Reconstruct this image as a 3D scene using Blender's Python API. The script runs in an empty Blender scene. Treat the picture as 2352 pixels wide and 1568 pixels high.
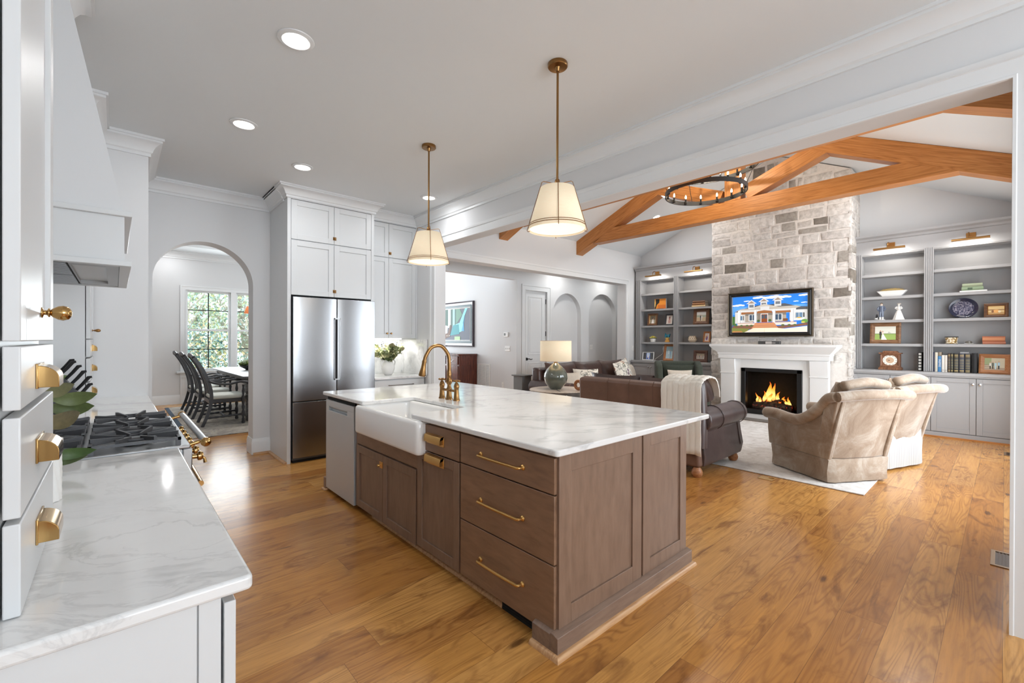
import bpy, bmesh, math, random
from mathutils import Vector, Matrix
random.seed(7)
S = bpy.context.scene
COL = S.collection
PI = math.pi

# ------------------------------------------------------------------ camera
def make_camera():
    f, yaw, pitch, roll = 1015.45, 0.7312439, -3.019e-3, 3.546e-3
    fw = Vector((math.sin(yaw)*math.cos(pitch), math.cos(yaw)*math.cos(pitch), math.sin(pitch)))
    r = Vector((math.cos(yaw), -math.sin(yaw), 0)); u = r.cross(fw)
    c, s = math.cos(roll), math.sin(roll)
    r, u = c*r + s*u, -s*r + c*u
    cd = bpy.data.cameras.new('camera'); cd.sensor_width = 36; cd.lens = 36*f/2352
    cd.clip_start = .05; cd.clip_end = 200
    o = bpy.data.objects.new('camera', cd); COL.objects.link(o)
    m = Matrix(((r.x, u.x, -fw.x, 0), (r.y, u.y, -fw.y, 0), (r.z, u.z, -fw.z, 1.40), (0, 0, 0, 1)))
    o.matrix_world = m; S.camera = o
make_camera()
S.view_settings.view_transform = 'Standard'; S.view_settings.look = 'None'
S.view_settings.gamma = 1; S.view_settings.use_curve_mapping = False
S.view_settings.exposure = 0.0

# ------------------------------------------------------------------ world, sun, window light
wd = bpy.data.worlds.new('world'); S.world = wd; wd.use_nodes = True
bg = wd.node_tree.nodes['Background']
bg.inputs[0].default_value = (.80, .90, 1.0, 1); bg.inputs[1].default_value = 4.5
sl = bpy.data.lights.new('sun', 'SUN'); sl.energy = 7.5; sl.angle = .02; sl.color = (1, .95, .86)
so = bpy.data.objects.new('sun', sl); COL.objects.link(so)
so.rotation_euler = Vector((-.75, -.12, -.65)).to_track_quat('-Z', 'Y').to_euler()
def area(name, loc, direction, sx, sy, watts, color=(1, 1, 1), parent=None, spread=None):
    l = bpy.data.lights.new(name, 'AREA'); l.shape = 'RECTANGLE'; l.size = sx; l.size_y = sy
    l.energy = watts; l.color = color
    if spread: l.spread = spread
    o = bpy.data.objects.new(name, l); COL.objects.link(o)
    o.location = loc; o.rotation_euler = Vector(direction).to_track_quat('-Z', 'Y').to_euler()
    if parent:
        o.parent = parent; o.location = Vector(loc) - parent.location
    return o
DAY = (.89, .95, 1.0)
area('window_daylight', (1.5, -3.1, 1.9), (0, 1, -.05), 2.5, 1.6, 92, DAY)      # kitchen window behind the camera
area('window_daylight', (5.48, -.20, 1.5), (0, 1, 0), 1.4, 2.2, 54, DAY)         # living room windows, right wall
area('window_daylight', (7.5, -.20, 1.5), (0, 1, 0), 1.6, 2.2, 46, DAY)
area('window_daylight', (2.0, 11.8, 1.6), (0, -1, 0), 1.7, 1.7, 60, DAY)       # dining window
area('window_daylight', (4.9, 11.8, 1.8), (0, -1, 0), 2.2, 2.6, 170, DAY)       # added lamp brightening the foyer; no glazing is modelled

# ------------------------------------------------------------------ helpers
def lin(c):
    def g(v):
        v /= 255.0
        return v/12.92 if v <= .04045 else ((v+.055)/1.055)**2.4
    return (g(c[0]), g(c[1]), g(c[2]), 1)

class NT:
    def __init__(s, name):
        s.m = bpy.data.materials.new(name); s.m.use_nodes = True
        s.t = s.m.node_tree; s.b = s.t.nodes['Principled BSDF']; s._c = None
    def n(s, kind, **kw):
        nd = s.t.nodes.new('ShaderNode'+kind)
        for k, v in kw.items():
            if k.startswith('_'): setattr(nd, k[1:], v)
            else: s.put(nd.inputs[k.replace('__', ' ')], v)
        return nd
    def put(s, inp, v):
        if isinstance(v, bpy.types.NodeSocket): s.t.links.new(v, inp)
        elif isinstance(v, bpy.types.Node): s.t.links.new(v.outputs[0], inp)
        else: inp.default_value = v
    def co(s):
        if not s._c: s._c = s.t.nodes.new('ShaderNodeTexCoord')
        return s._c.outputs['Object']
    def map(s, scale=(1, 1, 1), rot=(0, 0, 0), loc=(0, 0, 0), src=None):
        return s.n('Mapping', Vector=src or s.co(), Scale=scale, Rotation=rot, Location=loc).outputs[0]
    def M(s, op, a, b=0.0, c=None):
        nd = s.t.nodes.new('ShaderNodeMath'); nd.operation = op
        s.put(nd.inputs[0], a); s.put(nd.inputs[1], b)
        if c is not None: s.put(nd.inputs[2], c)
        return nd.outputs[0]
    def noise(s, scale=5, detail=3, vec=None, dist=0, rough=.5):
        return s.n('TexNoise', Vector=vec or s.co(), Scale=scale, Detail=detail, Distortion=dist, Roughness=rough).outputs['Fac']
    def ramp(s, fac, stops):
        r = s.t.nodes.new('ShaderNodeValToRGB'); s.put(r.inputs[0], fac); e = r.color_ramp.elements
        while len(e) < len(stops): e.new(.5)
        for q, (p, c) in zip(e, stops):
            q.position = p; q.color = lin(c) if len(c) == 3 else c
        return r.outputs[0]
    def mix(s, fac, a, b, mode='MIX'):
        nd = s.t.nodes.new('ShaderNodeMix'); nd.data_type = 'RGBA'; nd.blend_type = mode
        s.put(nd.inputs[0], fac); s.put(nd.inputs[6], a); s.put(nd.inputs[7], b)
        return nd.outputs[2]
    def bump(s, h, strength=.2, dist=.01):
        nd = s.n('Bump', Height=h, Strength=strength, Distance=dist)
        s.t.links.new(nd.outputs[0], s.b.inputs['Normal'])
    def set(s, **kw):
        for k, v in kw.items(): s.put(s.b.inputs[k.replace('_', ' ')], v)
        return s.m

def plain(name, c, rough=.5, metal=0.0, var=0.0, vs=8, bump=0.0, bs=60, sheen=0.0, coat=0.0, emit=None, es=1.0, trans=0.0):
    k = NT(name); col = lin(c)
    if var:
        f = k.noise(vs, 4)
        lo = tuple(max(0, x*(1-var)) for x in col[:3])+(1,); hi = tuple(min(1, x*(1+var)) for x in col[:3])+(1,)
        k.set(Base_Color=k.ramp(f, [(.3, lo), (.7, hi)]))
    else: k.set(Base_Color=col)
    k.set(Roughness=rough, Metallic=metal)
    if bump: k.bump(k.noise(bs, 3), bump)
    if sheen: k.set(Sheen_Weight=sheen, Sheen_Roughness=.4)
    if coat: k.set(Coat_Weight=coat, Coat_Roughness=.1)
    if emit: k.set(Emission_Color=lin(emit), Emission_Strength=es)
    if trans: k.set(Transmission_Weight=trans)
    return k.m
def tinted(name, rough=.6, emit=0.0, noise=0.0, ns=40, bump=0.0, sheen=0.0, metal=0.0):
    """colour comes from each face's own paint (attribute Col)"""
    k = NT(name); a = k.n('Attribute', _attribute_name='Col').outputs[0]
    if noise: a = k.mix(1.0, a, k.ramp(k.noise(ns, 4), [(.3, (1-noise,)*3+(1,)), (.7, (1+noise*.5,)*3+(1,))]), 'MULTIPLY')
    k.set(Base_Color=a, Roughness=rough, Metallic=metal)
    if emit: k.set(Emission_Color=a, Emission_Strength=emit)
    if bump: k.bump(k.noise(ns, 4), bump)
    if sheen: k.set(Sheen_Weight=sheen)
    return k.m

class MB:
    def __init__(s): s.v = []; s.f = []; s.mi = []; s.c = []; s.cm = 0; s.cc = (1, 1, 1, 1); s.X = None
    def mat(s, i): s.cm = i; return s
    def col(s, c): s.cc = lin(c); return s
    def add(s, vs, fs):
        n = len(s.v)
        if s.X is not None: vs = [s.X @ Vector(p) for p in vs]
        s.v += [tuple(p) for p in vs]
        for f in fs: s.f.append([n+i for i in f]); s.mi.append(s.cm); s.c.append(s.cc)
        return s
    def box(s, x0, x1, y0, y1, z0, z1):
        if x0 > x1: x0, x1 = x1, x0
        if y0 > y1: y0, y1 = y1, y0
        if z0 > z1: z0, z1 = z1, z0
        return s.add([(x0, y0, z0), (x1, y0, z0), (x1, y1, z0), (x0, y1, z0), (x0, y0, z1), (x1, y0, z1), (x1, y1, z1), (x0, y1, z1)],
                     [(0, 3, 2, 1), (4, 5, 6, 7), (0, 1, 5, 4), (1, 2, 6, 5), (2, 3, 7, 6), (3, 0, 4, 7)])
    def hexa(s, bottom, top):
        """bottom and top: four corners each, counter-clockwise from above"""
        return s.add(list(bottom)+list(top), [(0, 3, 2, 1), (4, 5, 6, 7), (0, 1, 5, 4), (1, 2, 6, 5), (2, 3, 7, 6), (3, 0, 4, 7)])
    def poly(s, pts): return s.add(pts, [tuple(range(len(pts)))])
    def grid(s, rows, cu=False, cv=False):
        nr, nc = len(rows), len(rows[0]); fs = []
        for i in range(nr if cv else nr-1):
            for j in range(nc if cu else nc-1):
                fs.append((i*nc+j, i*nc+(j+1) % nc, ((i+1) % nr)*nc+(j+1) % nc, ((i+1) % nr)*nc+j))
        return s.add([p for r in rows for p in r], fs)
    def loft(s, rings, caps=True):
        s.grid(rings, cu=True); n = len(rings[0]); b = len(s.v)-n*len(rings)
        if caps:
            s.f.append([b+i for i in range(n)][::-1]); s.f.append([b+n*(len(rings)-1)+i for i in range(n)])
            s.mi += [s.cm]*2; s.c += [s.cc]*2
        return s
    def lathe(s, prof, c=(0, 0, 0), axis='z', n=24, caps=True, sx=1, sy=1):
        rs = []
        for r, h in prof:
            ring = []
            for k in range(n):
                a = 2*PI*k/n; x, y = r*math.cos(a)*sx, r*math.sin(a)*sy
                p = {'z': (x, y, h), 'x': (h, x, y), 'y': (y, h, x)}[axis]
                ring.append((c[0]+p[0], c[1]+p[1], c[2]+p[2]))
            rs.append(ring)
        return s.loft(rs, caps)
    def cyl(s, p0, p1, r0, r1=None, n=16, caps=True): return s.tube([p0, p1], [r0, r0 if r1 is None else r1], n, caps)
    def tube(s, pts, r, n=10, caps=True, closed=False):
        P = [Vector(p) for p in pts]; m = len(P)
        R = r if isinstance(r, (list, tuple)) else [r]*m
        up = None; rs = []
        for i in range(m):
            a = P[(i+1) % m] if (closed or i < m-1) else P[i]
            b = P[i-1] if (closed or i > 0) else P[i]
            t = (a-b).normalized()
            if up is None:
                up = t.orthogonal().normalized()
            else:
                up = (up-t*up.dot(t))
                up = up.normalized() if up.length > 1e-6 else t.orthogonal().normalized()
            w = t.cross(up)
            rs.append([P[i]+up*(R[i]*math.cos(2*PI*k/n))+w*(R[i]*math.sin(2*PI*k/n)) for k in range(n)])
        if closed: return s.grid(rs, cu=True, cv=True)
        return s.loft(rs, caps)
    def prism(s, poly, axis, a, b):
        """poly of 2-D points extruded along axis from a to b; x: (y,z)  y: (x,z)  z: (x,y)"""
        def q(p, h): return {'x': (h, p[0], p[1]), 'y': (p[0], h, p[1]), 'z': (p[0], p[1], h)}[axis]
        return s.loft([[q(p, a) for p in poly], [q(p, b) for p in poly]])
    def ball(s, c, rx, ry=None, rz=None, n=16, m=10):
        ry = rx if ry is None else ry; rz = rx if rz is None else rz
        rows = []
        for i in range(m+1):
            t = -PI/2+PI*i/m; k = max(math.cos(t), .002)
            rows.append([(c[0]+rx*k*math.cos(2*PI*j/n), c[1]+ry*k*math.sin(2*PI*j/n), c[2]+rz*math.sin(t)) for j in range(n)])
        return s.grid(rows, cu=True)
    def torus(s, c, R, r, axis='z', n=32, m=10, rz=None):
        pts = []
        for k in range(n):
            a = 2*PI*k/n; x, y = R*math.cos(a), R*math.sin(a)
            p = {'z': (x, y, 0), 'x': (0, x, y), 'y': (y, 0, x)}[axis]; pts.append((c[0]+p[0], c[1]+p[1], c[2]+p[2]))
        return s.tube(pts, r, m, closed=True)
    def pillow(s, c, U, V, w, h, t, n=12, e=2.6):
        """cushion centred on c, spanned by unit vectors U and V"""
        U = Vector(U).normalized(); V = Vector(V).normalized(); Nn = U.cross(V); c = Vector(c)
        for sg in (1, -1):
            rows = []
            for i in range(n+1):
                row = []
                for j in range(n+1):
                    a = -1+2*j/n; b = -1+2*i/n
                    k = ((1-abs(a)**e)*(1-abs(b)**e))
                    k = max(k, 0)**.55
                    pin = 1-.07*(1-abs(b)**2)*abs(a)**4; pv = 1-.07*(1-abs(a)**2)*abs(b)**4
                    row.append(c+U*(a*w/2*pin)+V*(b*h/2*pv)+Nn*(sg*t/2*k))
                rows.append(row if sg > 0 else row[::-1])
            s.grid(rows)
        return s
    def build(s, name, mats, parent=None, bevel=0.0, seg=2, smooth=True, ang=35, sub=0, w=True, solid=0.0, weld=False):
        """w=True: the points are world points and become local to the parent chain"""
        me = bpy.data.meshes.new(name)
        off = Vector((0, 0, 0))
        if w:
            p = parent
            while p: off += p.location; p = p.parent
        me.from_pydata([(a-off.x, b-off.y, c-off.z) for a, b, c in s.v], [], s.f)
        for m in (mats if isinstance(mats, (list, tuple)) else [mats]): me.materials.append(m)
        me.polygons.foreach_set('material_index', s.mi)
        if any(c != (1, 1, 1, 1) for c in s.c):
            at = me.attributes.new('Col', 'FLOAT_COLOR', 'CORNER'); d = []
            for p, c in zip(me.polygons, s.c): d += list(c)*p.loop_total
            at.data.foreach_set('color', d)
        bm = bmesh.new(); bm.from_mesh(me)
        if weld: bmesh.ops.remove_doubles(bm, verts=bm.verts, dist=1e-5)
        bmesh.ops.recalc_face_normals(bm, faces=bm.faces); bm.to_mesh(me); bm.free()
        if smooth:
            me.polygons.foreach_set('use_smooth', [True]*len(me.polygons))
            if not sub: me.set_sharp_from_angle(angle=math.radians(ang))
        o = bpy.data.objects.new(name, me); COL.objects.link(o)
        if parent: o.parent = parent
        if solid: md = o.modifiers.new('s', 'SOLIDIFY'); md.thickness = solid; md.offset = 0
        if bevel:
            md = o.modifiers.new('b', 'BEVEL'); md.width = bevel; md.segments = seg; md.limit_method = 'ANGLE'; md.angle_limit = math.radians(40)
            md.harden_normals = False
        if sub: md = o.modifiers.new('u', 'SUBSURF'); md.levels = sub; md.render_levels = sub
        return o

def rframe(mb, axis, f0, f1, a0, a1, z0, z1, w):
    """four butted rails round a rectangle; f0..f1 is the depth along axis"""
    for p, q, r, s_ in ((a0, a0+w, z0, z1), (a1-w, a1, z0, z1), (a0+w, a1-w, z0, z0+w), (a0+w, a1-w, z1-w, z1)):
        if axis == 'x': mb.box(f0, f1, p, q, r, s_)
        elif axis == 'y': mb.box(p, q, f0, f1, r, s_)
        else: mb.box(p, q, r, s_, f0, f1)
    return mb
def tag(o, label, cat, group=None, kind=None):
    o['label'] = label; o['category'] = cat
    if group: o['group'] = group
    if kind: o['kind'] = kind
    return o
def thing(name, label, cat, loc=(0, 0, 0), rotz=0.0, group=None):
    o = bpy.data.objects.new(name, None); COL.objects.link(o); o.empty_display_size = .1
    o.location = loc; o.rotation_euler = (0, 0, rotz)
    return tag(o, label, cat, group)
def struct(o): o['kind'] = 'structure'; return o
def copytree(root, loc, rotz=None, label=None, group=None):
    r = root.copy(); COL.objects.link(r); r.location = loc
    if rotz is not None: r.rotation_euler = (0, 0, rotz)
    if label: r['label'] = label
    if group: r['group'] = group
    for ch in list(root.children):
        c = ch.copy(); COL.objects.link(c); c.parent = r
        for g in list(ch.children):
            d = g.copy(); COL.objects.link(d); d.parent = c
    return r
def arc(cx, cz, r, a0, a1, n):
    return [(cx+r*math.cos(math.radians(a0+(a1-a0)*i/n)), cz+r*math.sin(math.radians(a0+(a1-a0)*i/n))) for i in range(n+1)]
def bez(p, n=12):
    """smooth curve through the points"""
    P = [Vector(q) for q in p]; out = []
    for i in range(len(P)-1):
        a = P[max(i-1, 0)]; b = P[i]; c = P[i+1]; d = P[min(i+2, len(P)-1)]
        for k in range(n):
            t = k/n
            out.append(.5*((2*b)+(c-a)*t+(2*a-5*b+4*c-d)*t*t+(3*b-a-3*c+d)*t**3))
    return out+[P[-1]]
def sweep(mb, path, prof, z, closed=False):
    """moulding: prof points (out, dz) carried along the 2-D path, offset to the right of travel, mitred"""
    n = len(path); rows = []
    for i in range(n):
        p = Vector(path[i]).to_2d() if len(path[i]) > 2 else Vector(path[i])
        d0 = (p-Vector(path[i-1])).normalized() if i > 0 else None
        d1 = (Vector(path[i+1])-p).normalized() if i < n-1 else None
        d0 = d0 or d1; d1 = d1 or d0
        n0 = Vector((d0.y, -d0.x)); n1 = Vector((d1.y, -d1.x))
        mm = (n0+n1); mm = mm/(1+n0.dot(n1)) if (1+n0.dot(n1)) > .1 else n0
        rows.append([(p.x+mm.x*o, p.y+mm.y*o, z+h) for o, h in prof])
    mb.loft(rows)
    return mb
CROWN = [(0, -.15), (.016, -.15), (.016, -.125), (.028, -.115), (.034, -.095), (.05, -.065), (.072, -.045), (.092, -.036), (.092, -.02), (.105, -.02), (.105, 0), (0, 0)]
# ------------------------------------------------------------------ materials
def wood(name, dark, mid, light, axis='x', s=1.0, rough=.4, bump=.05, rings=.55, coat=0.0, gr=1.0):
    k = NT(name); g = 9*gr; sc = {'x': (.9*s, g*s, g*s), 'y': (g*s, .9*s, g*s), 'z': (g*s, g*s, .9*s)}[axis]
    v = k.map(sc)
    n1 = k.noise(1.0, 3, v, .6); n2 = k.noise(7.0, 5, v, .2, .6)
    rg = k.M('ABSOLUTE', k.M('SINE', k.M('MULTIPLY', n1, 34.0)))
    f = k.M('ADD', k.M('MULTIPLY', rg, rings*.45), k.M('MULTIPLY', n2, 1-rings*.45))
    c = k.ramp(f, [(.22, dark), (.48, mid), (.78, light)])
    k.set(Base_Color=c, Roughness=rough)
    if coat: k.set(Coat_Weight=coat, Coat_Roughness=.15)
    if bump: k.bump(n2, bump, .004)
    return k.m
def floor_mat():
    k = NT('oak plank floor'); sp = k.n('SeparateXYZ', Vector=k.co()); x, y = sp.outputs[0], sp.outputs[1]
    W, L = .19, 1.9
    yr = k.M('DIVIDE', y, W); row = k.M('FLOOR', yr)
    hr = k.n('TexWhiteNoise', _noise_dimensions='1D', W=row).outputs['Value']
    xo = k.M('DIVIDE', k.M('ADD', x, k.M('MULTIPLY', hr, 9.7)), L); cl = k.M('FLOOR', xo)
    idn = k.M('ADD', k.M('MULTIPLY', row, 17.31), k.M('MULTIPLY', cl, 5.77))
    wn = k.n('TexWhiteNoise', _noise_dimensions='1D', W=idn); r = wn.outputs['Value']
    r2 = k.n('TexWhiteNoise', _noise_dimensions='1D', W=k.M('ADD', idn, 91.3)).outputs['Value']
    off = k.M('MULTIPLY', r2, 40.0)
    def vec(ax, ay): return k.n('CombineXYZ', X=k.M('MULTIPLY', x, ax), Y=k.M('ADD', k.M('MULTIPLY', y, ay), off), Z=off).outputs[0]
    g = k.noise(1.0, 6, vec(3.0, 55.0), .3, .62)
    big = k.noise(1.0, 3, vec(1.3, 5.0), .9)
    rg = k.M('POWER', k.M('ABSOLUTE', k.M('SINE', k.M('MULTIPLY', k.noise(1.0, 2, vec(.45, 4.6), .2), 105.0))), 5.0)
    blot = k.noise(1.0, 4, vec(2.2, 6.0), 1.6, .6)
    base = k.ramp(r, [(0, (160, 103, 48)), (.35, (198, 139, 68)), (.7, (218, 163, 92)), (1, (178, 119, 56))])
    c = k.mix(k.M('MULTIPLY', k.ramp(g, [(.35, (0, 0, 0)), (.75, (255, 255, 255))]), .46), base, lin((112, 68, 32)))
    c = k.mix(k.M('MULTIPLY', k.M('MULTIPLY', rg, k.ramp(big, [(.40, (0, 0, 0)), (.58, (255, 255, 255))])), .45), c, lin((118, 71, 33)))
    c = k.mix(k.M('MULTIPLY', k.ramp(blot, [(.53, (0, 0, 0)), (.72, (255, 255, 255))]), .72), c, lin((108, 62, 28)))
    vor = k.n('TexVoronoi', Vector=vec(1.2, 3.6), Scale=1.0).outputs['Distance']
    kn = k.ramp(k.M('ADD', vor, k.M('MULTIPLY', k.M('SUBTRACT', g, .5), .12)), [(.035, (255, 255, 255)), (.08, (0, 0, 0))])
    c = k.mix(k.M('MULTIPLY', kn, .8), c, lin((70, 38, 18)))
    fy = k.M('FRACT', yr); fx = k.M('FRACT', xo)
    e = k.M('MINIMUM', k.M('MULTIPLY', k.M('MINIMUM', fy, k.M('SUBTRACT', 1.0, fy)), W), k.M('MULTIPLY', k.M('MINIMUM', fx, k.M('SUBTRACT', 1.0, fx)), L))
    seam = k.M('LESS_THAN', e, .0012)
    c = k.mix(k.M('MULTIPLY', seam, .55), c, lin((84, 50, 24)))
    k.set(Base_Color=c, Roughness=k.M('ADD', .17, k.M('MULTIPLY', g, .14)), Specular_IOR_Level=.5)
    k.bump(k.M('SUBTRACT', k.M('MULTIPLY', g, .25), seam), .12, .003)
    return k.m
def marble_mat(name='veined white marble', rot=.5):
    k = NT(name)
    warp = k.n('TexNoise', Vector=k.co(), Scale=1.7, Detail=5).outputs['Color']
    v = k.n('VectorMath', _operation='ADD')
    k.put(v.inputs[0], k.map((1, 1, 1), (0, 0, rot)))
    sc = k.n('VectorMath', _operation='SCALE'); k.put(sc.inputs[0], warp); k.put(sc.inputs['Scale'], .42); k.put(v.inputs[1], sc.outputs[0])
    a = k.map((.8, 1.7, 1.7), src=v.outputs[0])
    n1 = k.M('ABSOLUTE', k.M('SUBTRACT', k.noise(.8, 6, a, .3, .55), .5))
    n2 = k.M('ABSOLUTE', k.M('SUBTRACT', k.noise(3.2, 7, a, 1.2, .62), .5))
    cl = k.noise(2.2, 7, a, .6, .62)
    v1 = k.ramp(n1, [(0, (255, 255, 255)), (.022, (70, 70, 70)), (.06, (0, 0, 0))]); v2 = k.ramp(n2, [(0, (255, 255, 255)), (.03, (0, 0, 0))])
    msk = k.ramp(cl, [(.48, (0, 0, 0)), (.72, (255, 255, 255))])
    gate = k.ramp(k.noise(1.1, 3), [(.44, (0, 0, 0)), (.6, (255, 255, 255))])
    c = k.mix(k.M('MULTIPLY', msk, .22), lin((230, 230, 229)), lin((196, 197, 198)))
    c = k.mix(k.M('MULTIPLY', k.M('MULTIPLY', v2, gate), .30), c, lin((168, 168, 169)))
    c = k.mix(k.M('MULTIPLY', v1, .42), c, lin((160, 160, 160)))
    k.set(Base_Color=c, Roughness=.09)
    return k.m
FLOOR = floor_mat(); MARBLE = marble_mat()
WALL = plain('white wall paint', (217, 218, 219), .75, bump=.02, bs=220)
CEIL = plain('white ceiling paint', (224, 228, 230), .85)
TRIM = plain('white trim enamel', (224, 226, 227), .35)
CABW = plain('white cabinet enamel', (212, 214, 215), .33)
BROWN = wood('taupe stained maple upright', (112, 88, 72), (126, 101, 84), (139, 113, 95), 'z', .9, .38, .01, .10, gr=.45)
BROWNH = wood('taupe stained maple level', (110, 82, 63), (130, 100, 78), (147, 114, 90), 'y', .9, .38, .01, .16, gr=.45)
BROWNX = wood('taupe stained maple base', (108, 87, 73), (126, 103, 88), (141, 118, 101), 'x', .9, .45, .03, .2, gr=.7)
OAKTRIM = wood('oak shoe moulding', (154, 108, 68), (188, 144, 102), (206, 166, 122), 'x', 1, .4, .02)
BEAM = wood('honey oak beam', (142, 88, 40), (180, 117, 58), (202, 140, 80), 'y', .6, .42, .04, .5, gr=1.9)
BRASS = plain('aged brass', (216, 174, 108), .30, 1.0)
BRASSD = plain('antique bronze brass', (148, 112, 70), .28, 1.0)
BRASSP = plain('polished brass', (188, 152, 98), .14, 1.0)
BRASSB = plain('brushed brass picture light', (176, 134, 82), .35, 1.0)
BLACKM = plain('black iron', (24, 24, 25), .5, .3)
IRON = plain('cast iron grate', (84, 85, 88), .45, .4, bump=.1, bs=200)
CHROME = plain('polished chrome', (205, 205, 206), .1, 1.0)
STEEL = NT('brushed stainless steel')
STEEL.bump(STEEL.noise(1.0, 3, STEEL.map((900, 900, 2))), .03, .001)
STEEL = STEEL.set(Base_Color=lin((172, 174, 176)), Metallic=1.0, Roughness=.36)
STEELF = NT('brushed fridge steel')
STEELF.bump(STEELF.noise(1.0, 3, STEELF.map((900, 900, 2))), .05, .001)
STEELF = STEELF.set(Base_Color=lin((150, 151, 153)), Metallic=1.0, Roughness=.27)
STEELD = plain('satin steel dishwasher', (200, 204, 207), .38, .55)
DARK = plain('dark gap', (14, 14, 14), .8)  # near-black parts, and flat stand-in for shade in recesses
PORC = plain('white fireclay', (244, 244, 243), .08, coat=.5)
WHITE = plain('white plastic', (236, 236, 234), .4)
CERAM = plain('matte white ceramic', (228, 226, 222), .55)
GREY = plain('grey built-in paint', (164, 164, 165), .42)
MANTEL = plain('cast stone mantel white', (240, 240, 239), .5)
LEATHER = plain('brown leather', (70, 50, 44), .38, var=.35, vs=3, bump=.6, bs=9)
LEATHB = plain('worn brown leather back', (112, 84, 70), .46, var=.3, vs=2.5, bump=.16, bs=30)
LEATHD = plain('dark aubergine leather', (74, 60, 58), .32, var=.25, vs=4, bump=.12, bs=14)
VELV = NT('tan mottled velvet')
VELV.set(Base_Color=VELV.ramp(VELV.noise(3.5, 8, None, .8, .7), [(.32, (134, 112, 92)), (.5, (158, 139, 120)), (.7, (186, 175, 162))]), Roughness=.8)
VELV.bump(VELV.noise(90, 2), .15)
VELV = VELV.set(Sheen_Weight=.6, Sheen_Roughness=.35)
GREEN = plain('dark green tweed', (62, 68, 58), .9, var=.2, vs=120, bump=.2, bs=200, sheen=.1)
GREEND = plain('dark green cushion', (50, 56, 46), .9, var=.2, vs=60, sheen=.1)
CREAM = plain('cream linen', (206, 196, 182), .9, var=.06, vs=60, bump=.1, bs=300)
KNIT = plain('cream knit wool', (232, 228, 219), .95, bump=.3, bs=120, sheen=.2)
STRIPE = NT('white ticking stripe')
STRIPE.set(Base_Color=STRIPE.ramp(STRIPE.M('FRACT', STRIPE.M('MULTIPLY', STRIPE.n('SeparateXYZ', Vector=STRIPE.map(rot=(0, 0, .7))).outputs[0], 42.0)), [(.0, (196, 195, 193)), (.7, (196, 195, 193)), (.74, (166, 166, 167)), (.97, (166, 166, 167))]), Roughness=.9)
STRIPE = STRIPE.m
MAHOG = wood('mahogany', (48, 20, 14), (84, 38, 26), (110, 54, 38), 'z', .8, .22, .0, .5, .3)
GREYW = wood('grey weathered wood', (62, 60, 58), (88, 86, 84), (118, 116, 114), 'y', .8, .35, .03, .5)
EBON = plain('charcoal painted wood', (52, 53, 57), .35)
SEATF = plain('pale linen seat', (198, 200, 192), .9, bump=.1, bs=200)
WALNUT = wood('walnut frame', (58, 36, 22), (92, 60, 38), (120, 84, 54), 'y', 1.2, .45)
RUSTIC = wood('rustic brown frame', (66, 44, 28), (112, 78, 50), (148, 108, 72), 'y', 1.2, .55)
PINE = wood('honey frame wood', (120, 72, 38), (158, 102, 60), (178, 124, 80), 'y', 1.2, .45)
GLASS = NT('window glass'); GLASS = GLASS.set(Base_Color=(1, 1, 1, 1), Roughness=0.0, Transmission_Weight=1.0, IOR=1.02)
PAINT = tinted('painted colours', .6)
PHOTO = tinted('printed photo', .35)
SCREEN = tinted('lit screen', .3, 0.62)
LEAF = tinted('leaves', .5, noise=.2, ns=60)
LED = plain('lit lamp lens', (255, 250, 242), .5, emit=(255, 248, 238), es=9)
BULB = plain('lit candle bulb', (255, 240, 220), .4, emit=(255, 226, 180), es=22)
SHADE = NT('lit linen shade')
_w = SHADE.M('ADD', SHADE.noise(1, 2, SHADE.map((30, 30, 500))), SHADE.noise(1, 2, SHADE.map((500, 500, 30))))
SHADE.set(Base_Color=lin((234, 216, 188)), Roughness=.9, Emission_Color=SHADE.ramp(_w, [(.7, (240, 214, 172)), (1.3, (255, 238, 206))]), Emission_Strength=.33)
SHADE = SHADE.m
# ------------------------------------------------------------------ room shell
H = 3.12
def wall_open(x0, x1, ya, yb, z0, z1, ops, name, axis='y', mat=None):
    """wall slab in the plane of its axis; ops = (a0, a1, bottom, top, arch radius or 0) openings"""
    m = MB()
    def bx(a, b, c, d):
        if b-a < 1e-4 or d-c < 1e-4: return
        if axis == 'y': m.box(a, b, ya, yb, c, d)
        else: m.box(ya, yb, a, b, c, d)
    cur = x0
    for a0, a1, b, t, arch in sorted(ops):
        bx(cur, a0, z0, z1); bx(a0, a1, z0, b)
        if arch:
            cx, r = (a0+a1)/2, (a1-a0)/2; n = 64; zc = t-arch
            for k in range(n):
                t0, t1 = PI-PI*k/n, PI-PI*(k+1)/n
                xa, xb = cx+r*math.cos(t0), cx+r*math.cos(t1); za, zb = zc+arch*math.sin(t0), zc+arch*math.sin(t1)
                pts = [(xa, za), (xb, zb), (xb, z1), (xa, z1)]
                m.prism(pts, axis, ya, yb)
        else: bx(a0, a1, t, z1)
        cur = a1
    bx(cur, x1, z0, z1)
    return struct(m.build(name, mat or WALL, smooth=False, weld=True))
def sbox(name, mat, *b, **kw): return struct(MB().box(*b).build(name, mat, **kw))
sbox('floor', FLOOR, -1.3, 12.4, -3.4, 12.3, -.12, 0)
sbox('ceiling', CEIL, -.57, 3.2, -3.3, 6.1, H, H+.12)
sbox('wall_left', WALL, -.57, -.45, -3.3, 6.1, 0, H)
sbox('wall_end', WALL, -.45, .212, 4.95, 6.1, 0, H)
wall_open(-1.2, 3.2, 6.1, 6.35, 0, 3.5, [(.293, 1.245, 0, 2.51, .476)], 'wall_arch')
wall_open(-.57, 3.2, -3.3, -3.18, 0, H, [(.3, 2.8, 1.05, 2.6, 0)], 'wall_back')
wall_open(-3.3, 7.0, 3.2, 3.36, 0, 4.9, [(-.02, 5.11, 0, 2.66, 0)], 'wall_right', 'x')
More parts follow.
